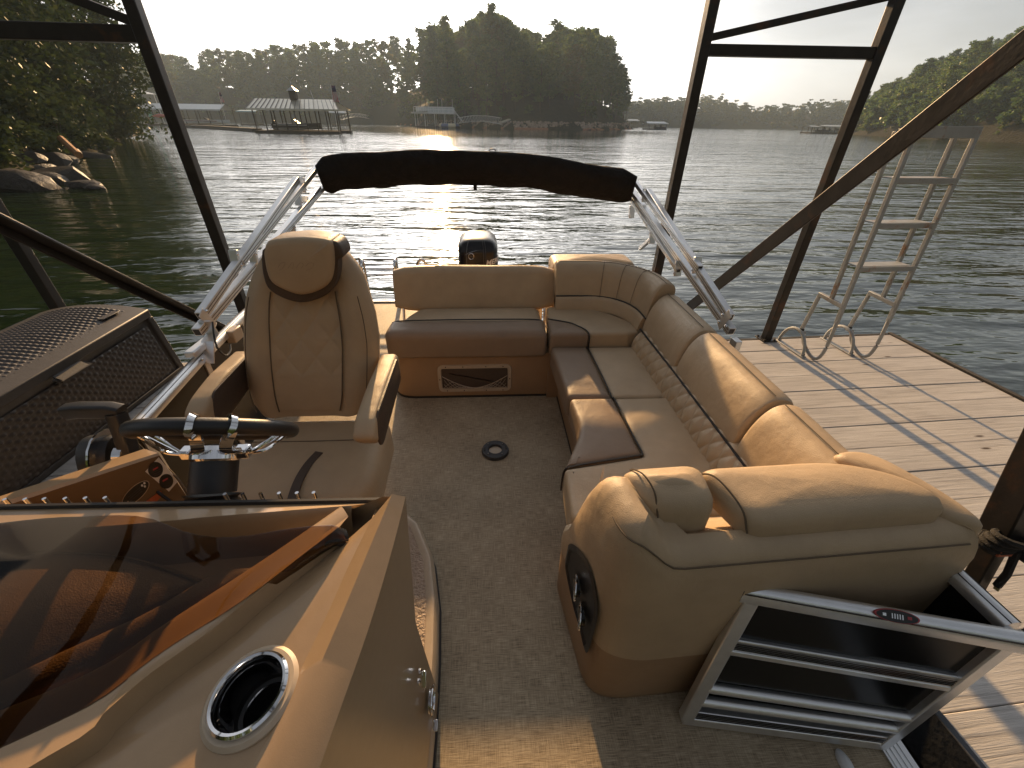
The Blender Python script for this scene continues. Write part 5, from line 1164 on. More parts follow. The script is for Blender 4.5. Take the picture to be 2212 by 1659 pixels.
# ---------------- helm platform
hp_ = grp('helm_platform')
plat = [(-1.33, -.6), (-.215, -.6), (-.200, .0), (-.200, .5), (-.208, .72), (-.225, .92), (-.262, 1.10), (-.345, 1.28), (-.50, 1.43), (-.68, 1.525), (-.95, 1.58), (-1.36, 1.58)]
PLT = inset_poly(plat, .0)
MB().rings([[Vector((x, y, 0)) for x, y in inset_poly(plat, -.006)], [Vector((x, y, .02)) for x, y in inset_poly(plat, -.006)]]).build('base_trim', PIPING, hp_)
MB().rings([[Vector((x, y, z)) for x, y in inset_poly(plat, d)] for d, z in ((0, .004), (.002, .10), (.014, .116), (.022, .118), (.040, .110))]).build('platform_body', GELW, hp_)
MB().rings([[Vector((x, y, z)) for x, y in inset_poly(plat, d)] for d, z in ((.043, .108), (.045, .1135), (.2, .1135))]).build('tread_pad', TREAD, hp_)

# ---------------- helm console
hc = grp('helm_console')
def curve(pts, n): return resample3([Vector(p) for p in pts], n)
def resample3(P, n):
    P = bez(P, 12); d = [0.0]
    for i in range(1, len(P)): d.append(d[-1]+(P[i]-P[i-1]).length)
    out = []
    for k in range(n):
        s = d[-1]*k/(n-1); j = max(0, min(len(P)-2, int(np.searchsorted(d, s))-1)); t = (s-d[j])/(d[j+1]-d[j]+1e-9); out.append(P[j].lerp(P[j+1], min(1, max(0, t))))
    return out
NK = 84
def lin(a, b, n): return [Vector(a).lerp(Vector(b), k/(n-1)) for k in range(n)]
L0 = lin((-.217, .579, 1.048), (-1.34, .617, 1.03), NK)
L0b = [p+Vector((0, .004, -.02)) for p in L0]
L1 = curve([(-.279, .565, 1.057), (-.520, .555, 1.052), (-.78, .544, 1.045), (-1.34, .54, 1.037)], NK)
L1f = [p+Vector((0, -.012, -.012)) for p in L1]
L2 = [p+Vector((0, -.035, -.085)) for p in L1]
L4 = curve([(-.290, .552, 1.064), (-.388, .4465, 1.060), (-.4985, .3425, 1.0515), (-.5505, .293, 1.0455), (-.646, .247, 1.041), (-.824, .191, 1.032), (-1.34, .14, 1.02)], NK)
nrmB = Vector((.62, -.78, 0))
L3 = [p-nrmB*.035+Vector((0, 0, -.10)) for p in L4]; L4i = [p-nrmB*.014+Vector((0, 0, -.006)) for p in L4]; L4o = [p+nrmB*.022+Vector((0, 0, -.003)) for p in L4]
L5 = curve([at(748, 1168, z=1.047), at(625, 1267, z=1.040), at(486, 1389, z=1.034), at(347, 1493, z=1.029), at(243, 1586, z=1.024), at(156, 1659, z=1.02), (-.78, .06, 1.01), (-1.34, .0, 1.0)], NK)
L5i = [p-nrmB*.012+Vector((0, 0, .03)) for p in L5]
L6i = curve([(-.227, .520, 1.071), (-.253, .4465, 1.043), (-.279, .360, 1.0116), (-.305, .282, .9856), (-.334, .1985, .956), (-.373, .069, .907), (-.4335, -.139, .833)], NK)
L6 = curve([(-.1925, .555, 1.0966), (-.2185, .4595, 1.065), (-.246, .360, 1.031), (-.272, .276, .9995), (-.299, .195, .965), (-.3425, .052, .911), (-.4075, -.156, .833)], NK)
L7 = curve([(-.170, .562, 1.080), (-.184, .4595, 1.0455), (-.2046, .3555, 1.006), (-.227, .269, .9735), (-.2514, .186, .937), (-.295, .043, .881), (-.3555, -.173, .798)], NK)
L8 = [Vector((-.213-.04*(k/NK), p.y+.026, .56*(p.z/1.08))) for k, p in enumerate(L7)]
L8m = [Vector((-.208-.02*(k/NK), p.y+.045, .28)) for k, p in enumerate(L7)]
L9 = [Vector((-.200, p.y+.06, .0)) for k, p in enumerate(L7)]
def rez(L, za, zb): return [at(*proj(p), z=za+(zb-za)*(k/(len(L)-1))) for k, p in enumerate(L)]
L6i = rez(L6i, 1.072, 1.018); L6 = rez(L6, 1.098, 1.022); L7 = rez(L7, 1.083, 1.0)
body = MB(); body.grid([L0b, L0, L1, L1f, L2, L3, L4i, L4, L4o, L5i, L5])
dk = [[L5[k].lerp(L6i[k], t) for k in range(NK)] for t in np.linspace(0, 1, 40)]
body.build('dash_shell', GEL, hc, angle=42, flip=True)
best = min(((i_, k) for i_ in range(40) for k in range(NK)), key=lambda q_: (proj(dk[q_[0]][q_[1]])[0]-545)**2+(proj(dk[q_[0]][q_[1]])[1]-1502)**2)
cc = dk[best[0]][best[1]]; bn = (dk[best[0]][best[1]+4]-dk[best[0]][best[1]-4]).cross(dk[min(39, best[0]+5)][best[1]]-dk[best[0]-5][best[1]]).normalized(); bn = bn if bn.z > 0 else -bn
b2 = MB(); b2.grid(dk); b2.f = [f for f in b2.f if sum(((Vector(b2.v[q_])-cc).length < .0455) for q_ in f) < 2]
b2.grid([L6i, L6, L7, L8, L8m, L9])
b2.build('console_body', GEL, hc, angle=50)
# aft closing faces
MB().grid([[L7[0], L8[0], L8m[0], L9[0]], [p+Vector((-.045, .002, 0)) for p in (L7[0], L8[0], L8m[0], L9[0])], [Vector((-.28, .572, 1.04)), Vector((-.28, .60, .6)), Vector((-.28, .62, .3)), Vector((-.28, .63, 0))], [Vector((-1.34, .612, 1.015)), Vector((-1.34, .63, .6)), Vector((-1.34, .64, .3)), Vector((-1.34, .65, 0))]]).build('helm_side_panel', GEL, hc, angle=40)
MB().grid([[L6i[0], L6[0], L7[0]], [Vector((-.235, .573, 1.04)), Vector((-.204, .574, 1.04)), Vector((-.178, .568, 1.04))]]).build('wing_end', GEL, hc)
MB().tube([p+Vector((0, .003, .002)) for p in L0], .006, 6).build('dash_edge_gasket', PIPING, hc)
for u in (104, 142, 178, 217, 255, 292, 520, 554, 588, 623, 657, 689):
    t = (830-u)/870.0; p = L0[0].lerp(L0[-1], t*0.83); MB().tube([p+Vector((0, .022, -.02)), p+Vector((0, .022, .004 if u < 400 else .008))], .0038, 8).build('snap_stud', CHROME, hc)
# cup holder sunk in the sloping deck
MC = Matrix.Translation(cc+bn*.004) @ bn.to_track_quat('Z', 'Y').to_matrix().to_4x4()
MB().lathe([(.062, -.012), (.061, -.003), (.056, .0015), (.050, .0015)], 44, MC).build('cup_boss', GELW, hc)
ch = MB().lathe([(.051, .0), (.0505, .0055), (.0475, .0085), (.044, .0075), (.0415, .002), (.0405, -.012), (.0395, -.05)], 48, MC).build('cup_holder', CHROME, hc)
MB().lathe([(.0395, -.045), (.039, -.055), (.033, -.057), (.032, -.095), (.0, -.096)], 40, MC).build('cup_well', BLACKP, ch)
MB().lathe([(.0335, -.0565), (.0325, -.0545), (.0315, -.0565)], 36, MC).build('cup_step', CHROME, ch)
# leather brow pads lying in the recess
pd = [at(u, v, z=1.028) for u, v in ((437, 1236), (347, 1204), (278, 1186), (174, 1176), (104, 1178), (0, 1194), (-240, 1230), (-300, 1560), (-80, 1500), (100, 1412), (295, 1322), (413, 1262))]
mb = MB(); cushion(mb, [(p.x, p.y) for p in pd], .95, 1.018, .022, .014); mb.build('dash_pad', LEATHER_BROW, hc)
MB().tube([Vector((p.x, p.y-.012, 1.0195)) for p in bez(pd[0:7], 5)], .0018, 5).build('stitching', THREAD, hc)
pd2 = [at(u, v, z=1.028) for u, v in ((572, 1212), (500, 1216), (446, 1240), (415, 1266), (297, 1327), (102, 1418), (-80, 1508), (-120, 1570), (0, 1525), (208, 1440), (347, 1350))]
mb = MB(); cushion(mb, [(p.x, p.y) for p in pd2], .95, 1.025, .016, .008); mb.build('dash_pad', LEATHER_BROW, hc)
# smoked windscreen
wb = curve([p+Vector((-.004, .005, .004)) for p in (at(744, 1171, z=1.050), at(625, 1264, z=1.042), at(486, 1386, z=1.036), at(347, 1490, z=1.031), at(243, 1583, z=1.026), at(156, 1656, z=1.022), Vector((-.78, .068, 1.012)))], 26)
wt = curve([at(749, 1146, z=1.063), at(730, 1137, z=1.080), at(640, 1143, z=1.106), at(540, 1160, z=1.119), at(469, 1164, z=1.119), at(400, 1152, z=1.119), at(330, 1124, z=1.128), at(270, 1116, z=1.132), at(174, 1119, z=1.132), at(60, 1126, z=1.132), at(-300, 1170, z=1.132)], 26)
rows = [[wb[k].lerp(wt[k], t)+nrmB*(.018*sin(pi*t)) for k in range(26)] for t in np.linspace(0, 1, 7)]
back = [[p-nrmB*.004 for p in r_] for r_ in rows]
MB().rings([ [*(r_[0] for r_ in rows), *(r_[0] for r_ in reversed(back))] ] + [[*(r_[k] for r_ in rows), *(r_[k] for r_ in reversed(back))] for k in range(1, 26)]).build('windscreen', SMOKED, hc, angle=50)
lt = at(727, 1172, z=1.054); MB().tube([lt+Vector((-.022, -.004, -.004)), lt+Vector((-.012, -.008, .008)), lt+Vector((.006, -.006, .008)), lt+Vector((.014, -.002, -.002))], .006, 8).build('windscreen_latch', BLACKP, hc)
# port side pod carrying the throttle
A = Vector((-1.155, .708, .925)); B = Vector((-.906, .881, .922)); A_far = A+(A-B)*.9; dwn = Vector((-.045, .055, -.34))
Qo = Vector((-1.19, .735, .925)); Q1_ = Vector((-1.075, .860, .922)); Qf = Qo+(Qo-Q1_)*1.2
MB().grid([[A_far+dwn, A+dwn, B+dwn], [A_far, A, B]]).build('pod_panel', mat('painted_shade_gelcoat', (0.15, 0.10, 0.058), 0.45, 0, 0.06, 30), hc)  # shade of the pod's inner face painted in as a darker brown gelcoat
pod = MB(); pod.grid([[A_far, A, B], [A_far+Vector((-.008, .008, .006)), A+Vector((-.008, .008, .006)), B+Vector((-.006, .006, .004))], [Qf, Qo+Vector((0, 0, .004)), Q1_+Vector((.11, .05, 0))], [Qf+Vector((-.05, .02, -.5)), Qo+Vector((-.05, .02, -.5)), Q1_+Vector((.09, .05, -.5))]])
pod.add([B+dwn, B, Q1_+Vector((.11, .05, 0)), Q1_+Vector((.09, .05, -.5))], [(0, 1, 2, 3)]); pod.build('side_pod', GEL, hc, angle=30)
pn = (B-A).cross(dwn).normalized(); pn = pn if pn.x > 0 else -pn
def hit(u, v, off=.002):
    d = ray(u, v); p0 = A+pn*off; t = (p0-EYE).dot(pn)/d.dot(pn); return EYE+d*t
def disc(cu, cv, pts, name, mt, off):
    P = [hit(cu+a, cv+b, off) for a, b in pts]; MB().rings([P, [p-pn*.001 for p in P]]).build(name, mt, hc, smooth=False)
def ell(rx, ry, rot, n=24): return [(rx*cos(t)*cos(rot)-ry*sin(t)*sin(rot), rx*cos(t)*sin(rot)+ry*sin(t)*cos(rot)) for t in np.linspace(0, 2*pi, n+1)[:-1]]
disc(0, 0, [(343, 988), (385, 1039), (365, 1062), (314, 1019)], 'warning_sticker', WHITEP, .002)
disc(336, 1015, ell(16, 17, .5), 'sticker_circle', BLACKP, .003); disc(359, 1040, ell(15, 16, .5), 'sticker_circle', BLACKP, .003)
for cu, cv in ((336, 1012), (357, 1036)): disc(cu, cv, [(-6, 2), (5, -4), (6, -1), (-5, 5)], 'sticker_mark', REDP, .0038)
for k in range(3): disc(338+k*2, 1018+k*4, [(-9, 2), (8, -5), (8.5, -3.5), (-8.5, 3.5)], 'sticker_line', GREYP, .0038)
disc(293, 1066, ell(38, 15, -.73), 'oval_sticker', GELW, .002); disc(293, 1066, ell(36, 13.4, -.73), 'oval_sticker_face', BLACKP, .003)
for a, b in ((312, 1044), (307, 1049), (313, 1051)): disc(a, b, ell(2.6, 2.4, 0, 8), 'sticker_mark', WHITEP, .0038)
disc(273, 1087, [(-5, 3), (4, -5), (6, -1), (-1, 5)], 'sticker_mark', LEATHER, .0038)
for k in range(3): disc(290+2*k, 1064+4*k, [(-13, 10), (12, -11), (12.6, -9.6), (-12.4, 11.4)], 'sticker_line', GREYP, .0038)
disc(0, 0, [(309, 1088), (348, 1060), (352, 1070), (330, 1092)], 'label', ORANGE, .002)
# aisle side catches
for u, v, k in ((905, 1462, 0), (933, 1566, 1)):
    c = at(u, v, X=-.206); bolt(hc, c+Vector((0, .012, 0)), (1, 0, 0), .008, 'catch', CHROME); bolt(hc, c+Vector((0, -.012, 0)), (1, 0, 0), .008, 'catch', CHROME); MB().bar(c+Vector((.012, .014, 0)), c+Vector((.012, -.014, -.012 if k else -.03)), .012, .006).build('catch', CHROME, hc, bevel=.002)
c = at(929, 1513, X=-.200); MB().tube([c+Vector((.008, .036*cos(t), .036*sin(t))) for t in np.linspace(0, 2*pi, 24)[:-1]], .0045, 8, closed=True).build('ring_pull', CHROME, hc)
MB().lathe([(.034, 0), (.032, .004), (0, .004)], 24, Matrix.Translation(c) @ Matrix.Rotation(pi/2, 4, 'Y')).build('ring_plate', CHROME, hc)

# ---------------- steering wheel
sw = grp('steering_wheel')
n = Vector((0, .67, .742)).normalized(); t1 = Vector((1, 0, 0)); t2 = n.cross(t1); Cw = Vector((-.655, .800, 1.068)); RW = .155
WROT = 0.5
rim_pt = lambda a, h=0, r=RW: Cw+t1*(r*cos(a))+t2*(r*sin(a))+n*h
MB().tube([rim_pt(a) for a in np.linspace(0, 2*pi, 49)[:-1]], .0185, 12, closed=True).build('rim', BLACKP, sw, angle=180)
hub = Cw-n*.055
MH = Matrix.Translation(hub) @ n.to_track_quat('Z', 'Y').to_matrix().to_4x4()
MB().lathe([(.045, -.02), (.052, -.012), (.052, .008), (.044, .018), (.02, .022), (0, .022)], 24, MH).build('hub', CHROME, sw, angle=25)
for sx in (-1, 1):
    MB().box(hub+t1*sx*.062+n*.004, (.034, .03, .026)).build('hub_block', CHROME, sw, bevel=.005)
    a0 = (0 if sx > 0 else pi)+WROT*.5
    for da, hh in ((-.28, 0), (.28, 0)):
        MB().tube(bez([hub+t1*sx*.07+t2*(.012*(1 if da*sx > 0 else -1)), hub+t1*sx*.105+t2*(.022*(1 if da*sx > 0 else -1))+n*.008, rim_pt(a0+da, -.012, RW-.012), rim_pt(a0+da*.25, -.010, RW-.004)], 6), .0042, 7).build('spoke', CHROME, sw)
    for da in (-.16, .16): MB().tube([hub+t1*sx*.075+t2*(.006*(1 if da*sx > 0 else -1)), rim_pt(a0+da, -.012, RW-.02)], .0026, 6).build('spoke', CHROME, sw)
near = -pi/2 if (rim_pt(-pi/2).y < rim_pt(pi/2).y) else pi/2
for sx in (-1, 1):
    x = sx*.036; a = near+WROT+(sx*.215 if near < 0 else -sx*.215); p = rim_pt(a); rad = (p-Cw).normalized(); tg = n.cross(rad).normalized()
    MB().tube([p+rad*(.0205*cos(t))+n*(.0205*sin(t)) for t in np.linspace(0, 2*pi, 20)[:-1]], .009, 4, closed=True).build('rim_clamp', CHROME, sw, angle=30)
    MB().sweep([(-.012, -.003), (.012, -.003), (.012, .003), (-.012, .003)], bez([p-rad*.012-n*.012, p-rad*.04-n*.045, hub+t1*x*1.0+rad*.05, hub+t1*x*1.0+rad*.03+n*.01], 5), n).build('clamp_arm', CHROME, sw, angle=30)
col = [hub-n*.01, hub-n*.09]; MB().tube(col, .048, 20).build('column', BLACKP, sw)
rb = MB(); prof = []
for k in range(9): prof += [(.058+.003*k*.3, -.0-k*.014), (.050+.003*k*.3, -.007-k*.014)]
rb.lathe(prof, 24, Matrix.Translation(hub-n*.095) @ n.to_track_quat('Z', 'Y').to_matrix().to_4x4()).build('boot', BLACKP, sw, angle=20)

# ---------------- throttle
th = grp('throttle')
hc0 = Vector((-1.135, .965, .905))
prof = [(hc0.y-.075+.15*(.5-.5*cos(t)), hc0.z-.12+.135*sin(t)) for t in np.linspace(0, pi, 13)]
MB().rings([[Vector((hc0.x-.040+dx, hc0.y+(y-hc0.y)*s, hc0.z+(z-hc0.z)*s)) for y, z in prof] for dx, s in ((-.0, .88), (.006, 1), (.074, 1), (.080, .88))]).build('housing', BLACKP, th, angle=30)
MB().sweep([(-.016, -.003), (.016, -.003), (.016, .003), (-.016, .003)], [Vector((hc0.x+.015, hc0.y-.004+(y-hc0.y)*1.03, hc0.z-.12+(z-hc0.z+.12)*1.04)) for y, z in prof[1:9]], (1, 0, 0)).build('trim_band', CHROME, th)
lv = [Vector((-1.045, .935, .86)), Vector((-1.045, .955, .93)), Vector((-1.05, .975, .998))]
MB().sweep(round_poly([(-.021, -.017), (.021, -.017), (.021, .017), (-.021, .017)], .006, 3), lv, (1, 0, 0)).build('lever', BLACKP, th)
MB().lathe([(.036, -.01), (.034, .012), (0, .016)], 20, Matrix.Translation((-1.058, .94, .875)) @ Matrix.Rotation(pi/2, 4, 'Y')).build('pivot_cap', CHROME, th)
gpts = [Vector((-1.035, .977, 1.000)), Vector((-1.06, .978, 1.008)), Vector((-1.15, .982, 1.008)), Vector((-1.185, .984, 1.002))]
MB().sweep(round_poly([(-.018, -.021), (.018, -.021), (.018, .021), (-.018, .021)], .010, 4), gpts, (0, 0, 1)).build('grip', BLACKP, th)
# dangling cords by the throttle
MB().tube(bez([(-1.0, .93, .90), (-.97, .88, .80), (-.93, .86, .76), (-.86, .82, .70), (-.80, .78, .66)], 8), .0045, 6).build('kill_cord', BLACKP, th)
MB().tube(bez([(-.99, .93, .89), (-.92, .90, .84), (-.87, .86, .75), (-.83, .80, .66)], 8), .003, 6).build('kill_cord', THREAD, th)

# ---------------- helm chair
hcx = grp('helm_chair')
lev = [(552, 790, 899), (536, 803, 880), (525, 810, 850), (517, 812, 800), (513.5, 812.5, 745), (515, 804, 690), (521, 792, 647), (533, 780, 606), (545, 765, 580), (556, 751, 562), (570, 736, 545), (590, 718, 530), (608, 700, 522)]
LV = []
for ul, ur, v in lev:
    Yc = 1.47+(899-v)/380*.16; a = at(ul, v, Y=Yc); b = at(ur, v, Y=Yc); LV.append(((a.x+b.x)/2, (b.x-a.x)/2, Yc, (a.z+b.z)/2, .075-.03*(899-v)/380))
def back_pt(a, L):
    cx, hw, yc, z, dh = L; ca, sa = cos(a), sin(a); x = hw*math.copysign(abs(ca)**.72, ca); y = dh*math.copysign(abs(sa)**.55, sa)
    if sa < 0: y -= .022*math.exp(-((abs(x/hw)-.74)/.2)**2)*abs(sa)**.5
    return Vector((cx+x, yc+dh+y, z))
NA = 40
MB().rings([[back_pt(2*pi*k/NA, L) for k in range(NA)] for L in LV]).build('backrest', LEATHER, hcx, angle=80)
def level(z):
    for i in range(len(LV)-1):
        if LV[i][3] <= z <= LV[i+1][3]:
            t = (z-LV[i][3])/(LV[i+1][3]-LV[i][3]); return tuple(p+(q_-p)*t for p, q_ in zip(LV[i], LV[i+1]))
    return LV[0] if z < LV[0][3] else LV[-1]
def fr_pt(fx, z, off):
    cx, hw, yc, zz_, dh = level(z); x = hw*fx; y = -dh-.022*math.exp(-((abs(fx)-.74)/.2)**2)-off; return Vector((cx+x, yc+dh+y*(.96 if abs(fx) < .9 else .8), z))
zb_, zt_ = LV[0][3]+.03, at(650, 632, Y=1.56).z
def qc(s, t):
    z = zb_+(zt_-zb_)*t; w = .50+.03*t; return fr_pt((2*s-1)*w, z, .004), Vector((0, -1, .15))
rows = []
for j in range(91):
    row = []
    for i in range(61):
        s, t = i/60, j/90; p, nn = qc(s, t); a = s*2.4+t*3.2; b = s*2.4-t*3.2; h = min(abs(sin(pi*a)), abs(sin(pi*b)))**.6 if t > .30 else .5
        fade = min(1, max(0, (t-.28)/.06)); row.append(p+nn*(.0055*(h*fade+.5*(1-fade))))
    rows.append(row)
MB().grid(rows).build('quilted_panel', LEATHER, hcx, angle=180, flip=False)
for sx in (-1, 1):
    MB().tube([fr_pt(sx*(.50+.03*t)*1.01, zb_+(zt_-zb_)*t, .010) for t in np.linspace(0, 1, 14)], .0028, 5).build('stitching', THREAD, hcx)
    MB().tube([fr_pt(sx*.88, z, .0)+Vector((0, -.001, 0)) for z in np.linspace(zb_, zt_-.02, 14)], .002, 5).build('stitching', THREAD, hcx)
def face_poly(pts, Yf, depth, name, mt, r=.012, bulge=.0):
    P = [at(u, v, Y=Yf) for u, v in pts]; P2_ = [(p.x, p.z) for p in bez([(p.x, p.z, 0) for p in [at(u, v, Y=Yf) for u, v in pts]]+[(P[0].x, P[0].z, 0)], 3)[:-1]] if False else [(p.x, p.y) for p in bez([Vector((q_.x, q_.z, 0)) for q_ in P+[P[0]]], 3)[:-1]]
    cx = sum(p[0] for p in P2_)/len(P2_); cz = sum(p[1] for p in P2_)/len(P2_); rg = []
    rg.append([Vector((x, Yf+depth, z)) for x, z in P2_]); rg.append([Vector((x, Yf+r, z)) for x, z in P2_])
    for k in range(1, 4):
        a = pi/2*k/3; rg.append([Vector((x, Yf+r-r*sin(a), z)) for x, z in inset_poly(P2_, r*(1-cos(a)))])
    for s in (.8, .5, .2): rg.append([Vector((cx+(x-cx)*s, Yf-bulge*(1-s*s), cz+(z-cz)*s)) for x, z in inset_poly(P2_, r)])
    return MB().rings(rg).build(name, mt, hcx, angle=60)
face_poly([(566, 548), (574, 524), (604, 517), (650, 514), (695, 518), (714, 527), (719, 560), (716, 598), (704, 619), (680, 633), (648, 640), (612, 629), (584, 612), (572, 585)], 1.488, .12, 'headrest', LEATHER, .02, .008)
face_poly([(563, 560), (572, 535), (640, 530), (722, 535), (729, 565), (726, 605), (712, 632), (684, 648), (648, 655), (606, 643), (577, 622), (566, 590)], 1.512, .06, 'headrest_trim', LEATHER_DK, .01)
face_poly([(700, 521), (722, 522), (735, 535), (740, 556), (722, 562), (712, 545)], 1.512, .10, 'headrest_cap', LEATHER_DK, .012)
hy = 1.476
for pts in ([(601, 578), (606, 569), (616, 568), (610, 580), (602, 584)], [(622, 580), (630, 568), (634, 570), (632, 580)], [(640, 579), (648, 568), (655, 572), (650, 580)], [(660, 576), (668, 568), (678, 570), (672, 580), (662, 584)]):
    MB().tube(bez([at(u, v, Y=hy) for u, v in pts], 5), .0004, 5).build('embroidery', LEATHER_D, hcx)
mb = MB(); seat = round_poly([(-1.0, 1.50), (-.455, 1.50), (-.44, 1.12), (-.50, .99), (-.92, .99), (-1.02, 1.12)], [.05, .05, .05, .08, .08, .05], 5)
cushion(mb, seat, .40, .585, .06, .012); mb.build('seat', LEATHER, hcx)
pts = [at(u, v, z=.594) for u, v in ((690, 978), (668, 1002), (650, 1030), (638, 1058), (630, 1085))]
MB().sweep([(-.016, -.003), (.016, -.003), (.016, .003), (-.016, .003)], bez([p+Vector((0, 0, .002)) for p in pts], 5)).build('seat_accent', LEATHER_DK, hcx)
MB().tube([(-1.0, 1.32, .592), (-.72, 1.31, .598), (-.45, 1.32, .592)], .002, 5).build('stitching', THREAD, hcx)
MB().lathe([(.20, .117), (.20, .13), (.06, .16), (.05, .40)], 24, Matrix.Translation((-.72, 1.25, 0))).build('pedestal', BLACKP, hcx)
for X, ya, yb in ((-1.072, 1.62, 1.262), (-.436, 1.575, 1.115)):
    pth = [Vector((X, ya, .795)), Vector((X, ya-.15, .797)), Vector((X, (ya+yb)/2-.02, .795)), Vector((X, yb+.06, .780)), Vector((X, yb+.018, .765)), Vector((X, yb, .750))]
    pr = round_poly([(-.038, -.055), (.038, -.055), (.038, .055), (-.038, .055)], .022, 4)
    o = MB().sweep(pr, bez(pth, 4), scale=lambda t: (1.0 if t < .86 else 1-.30*((t-.86)/.14)**2)).build('armrest', LEATHER, hcx, angle=60)
    prn = round_poly([(ya-.02, .735), (yb+.03, .70), (yb+.008, .75), (yb+.05, .838), (ya-.02, .848)], .03, 4)
    MB().rings([[Vector((X+dx, y, z)) for y, z in inset_poly(prn, i_)] for dx, i_ in ((.034, 0), (.0405, .001), (.043, .006))]).build('armrest_side', LEATHER_DK, hcx)

# ---------------- outboard motor
om = grp('outboard_motor')
mc = Vector((-.094, 3.95, 0)); rg = []
def cowl(hx, hy, dy, z, k=.45):
    return [Vector((mc.x+hx*math.copysign(abs(cos(a))**k, cos(a)), mc.y+dy+hy*math.copysign(abs(sin(a))**k, sin(a)), z)) for a in np.linspace(0, 2*pi, 41)[:-1]]
for hx, hy, dy, z in ((.185, .26, .05, .30), (.190, .27, .05, .46), (.188, .265, .045, .60), (.182, .255, .04, .685)): rg.append(cowl(hx, hy, dy, z))
MB().rings(rg).build('lower_cowl', MOTORB, om, angle=60)
rg = [cowl(*a) for a in ((.184, .257, .04, .683), (.186, .26, .04, .70), (.180, .252, .05, .735), (.168, .235, .06, .765), (.140, .20, .07, .790), (.10, .15, .08, .803), (.04, .07, .09, .808))]
MB().rings(rg).build('top_cowl', MOTORB, om, angle=50)
for x in (-.10, .055, .075): MB().tube([(mc.x+x, 3.685, .60), (mc.x+x*.97, 3.69, .70), (mc.x+x*.92, 3.73, .765), (mc.x+x*.8, 3.80, .795)], .0035, 6).build('cowl_ridge', MOTORG, om)
fy = mc.y+.045-.263
c = at(1018, 554, Y=fy-.003); MB().tube([c+Vector((.024*cos(t), 0, .026*sin(t))) for t in np.linspace(0, 2*pi, 28)[:-1]], .003, 6, closed=True).build('emblem', CHROME, om); MB().bar(c+Vector((-.012, 0, .008)), c+Vector((.012, 0, -.008)), .004, .004).bar(c+Vector((-.012, 0, -.006)), c+Vector((.0, 0, .012)), .004, .004).build('emblem_mark', MOTORG, om)
MB().tube([at(1004, 551, Y=fy-.002), at(1016, 545, Y=fy-.002), at(1030, 541, Y=fy-.002)], .0012, 5).build('cowl_crease', CHROME, om)
def lettering(txt, size, name, par, mt, M4, shear=0.0):
    cu = bpy.data.curves.new(name, 'FONT'); cu.body = txt; cu.size = size; cu.extrude = .0008; cu.shear = shear; cu.offset = size*.018
    ob = bpy.data.objects.new(name, cu); COL.objects.link(ob); dg = bpy.context.evaluated_depsgraph_get(); me_ = bpy.data.meshes.new_from_object(ob.evaluated_get(dg)); bpy.data.objects.remove(ob); bpy.data.curves.remove(cu)
    me_.materials.clear(); me_.materials.append(mt); me_.transform(M4); o = bpy.data.objects.new(name, me_); COL.objects.link(o); o.parent = par; return o
def cowl_text(txt, size, z_at, u0, mt, lift, shear):
    o = lettering(txt, size, 'lettering', om, mt, Matrix.Identity(4), shear); ring = [Vector((p.x, p.y, 0)) for p in [Vector((mc.x+.1885*math.copysign(abs(cos(a))**.45, cos(a)), mc.y+.045+.266*math.copysign(abs(sin(a))**.45, sin(a)), 0)) for a in np.linspace(-pi*.5, .35*pi, 600)]]
    k0 = min(range(300), key=lambda k: abs(proj((ring[k].x, ring[k].y, z_at))[0]-u0)); d_ = [0.0]
    for k in range(k0+1, len(ring)): d_.append(d_[-1]+(ring[k]-ring[k-1]).length)
    for v in o.data.vertices:
        x, y, z = v.co; k = min(len(d_)-2, int(np.searchsorted(d_, x))); p = ring[k0+k]; tg = (ring[min(k0+k+1, len(ring)-1)]-ring[k0+k-1]).normalized(); nn = Vector((tg.y, -tg.x, 0)); v.co = p+nn*(.003+z)+Vector((0, 0, z_at+y+x*lift))
    o.data.update(); return o
cowl_text('MERCURY', .064, at(1048, 571, Y=fy+.03).z, 1049, WHITEP, .12, .25)
MB().box((mc.x, 3.80, .12), (.22, .35, .5)).build('mount', MOTORB, om, bevel=.03); MB().box((mc.x, 3.95, -.45), (.12, .25, 1.0)).build('leg', MOTORB, om, bevel=.03)

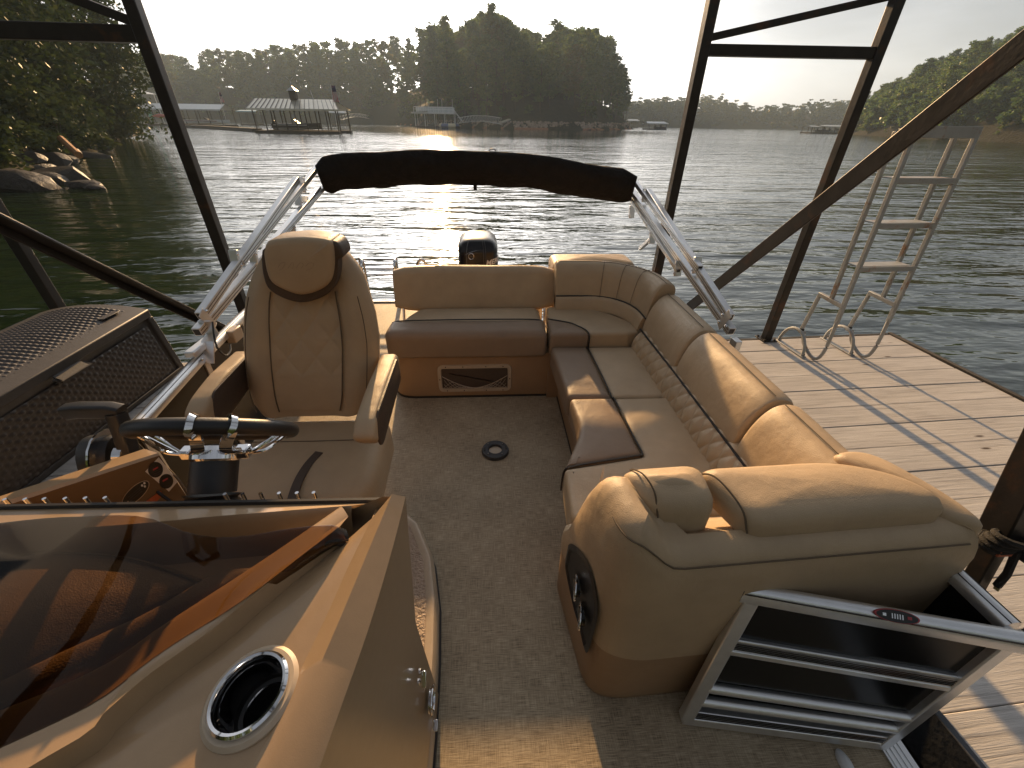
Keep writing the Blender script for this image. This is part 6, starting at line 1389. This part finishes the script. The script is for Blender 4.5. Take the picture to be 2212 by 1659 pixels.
# ---------------- stern boarding ladder and handles
sl = grp('stern_ladder')
for X in (-1.325, -.985):
    MB().tube(bez([(X, 4.30, 0), (X, 4.31, .25), (X, 4.33, .40), (X, 4.37, .455), (X, 4.42, .42), (X, 4.43, .20), (X, 4.42, 0)], 6), .0135, 10).build('hoop', CHROME, sl)
for z, y in ((.455, 4.45), (.405, 4.45), (.355, 4.45), (.290, 4.45)):
    MB().box(((-1.375-.975)/2, y, z), (.40, .05, .018)).build('rung', CHROME, sl, bevel=.004)
for X in (-1.37, -.98): MB().bar((X, 4.45, 0), (X, 4.45, .475), .018, .022).build('ladder_side', CHROME, sl)
hx_ = at(912, 568, Y=4.0); MB().tube(bez([(hx_.x-.075, 4.0, .30), (hx_.x-.07, 4.0, .44), (hx_.x-.03, 4.0, .56), (hx_.x+.02, 4.0, .56), (hx_.x+.05, 4.0, .47), (hx_.x+.055, 4.0, .30)], 6), .014, 10).build('grab_handle', CHROME, boat)
MB().box((-.05, 3.72, .16), (1.1, .35, .32)).build('motor_well', GELW, boat, bevel=.03)
h0_ = at(842, 768, Y=2.62); MB().tube(bez([h0_+Vector((.10, .02, .02)), h0_+Vector((.03, 0, .02)), h0_+Vector((-.005, -.005, -.01)), h0_+Vector((-.008, -.01, -.05)), h0_+Vector((.0, -.01, -.075))], 6), .010, 8).build('grab_handle', CHROME, boat)

# ================================================================== AIR
hz = bpy.data.materials.new('haze_air'); hz.use_nodes = True; hn = hz.node_tree; hn.nodes.clear(); ho = hn.nodes.new('ShaderNodeOutputMaterial'); pv = hn.nodes.new('ShaderNodeVolumePrincipled')
pv.inputs['Density'].default_value = 0.0011; pv.inputs['Color'].default_value = (0.86, 0.92, 1.0, 1); pv.inputs['Anisotropy'].default_value = 0.35
pv.inputs['Density'].default_value = 0.00048; pv.inputs['Color'].default_value = (0.62, 0.80, 1.0, 1); pv.inputs['Anisotropy'].default_value = 0.2
hn.links.new(pv.outputs[0], ho.inputs['Volume'])
tag(MB().box((0, 480, 44.0), (1820, 1060, 92)).build('haze', hz, smooth=False), kind='stuff')
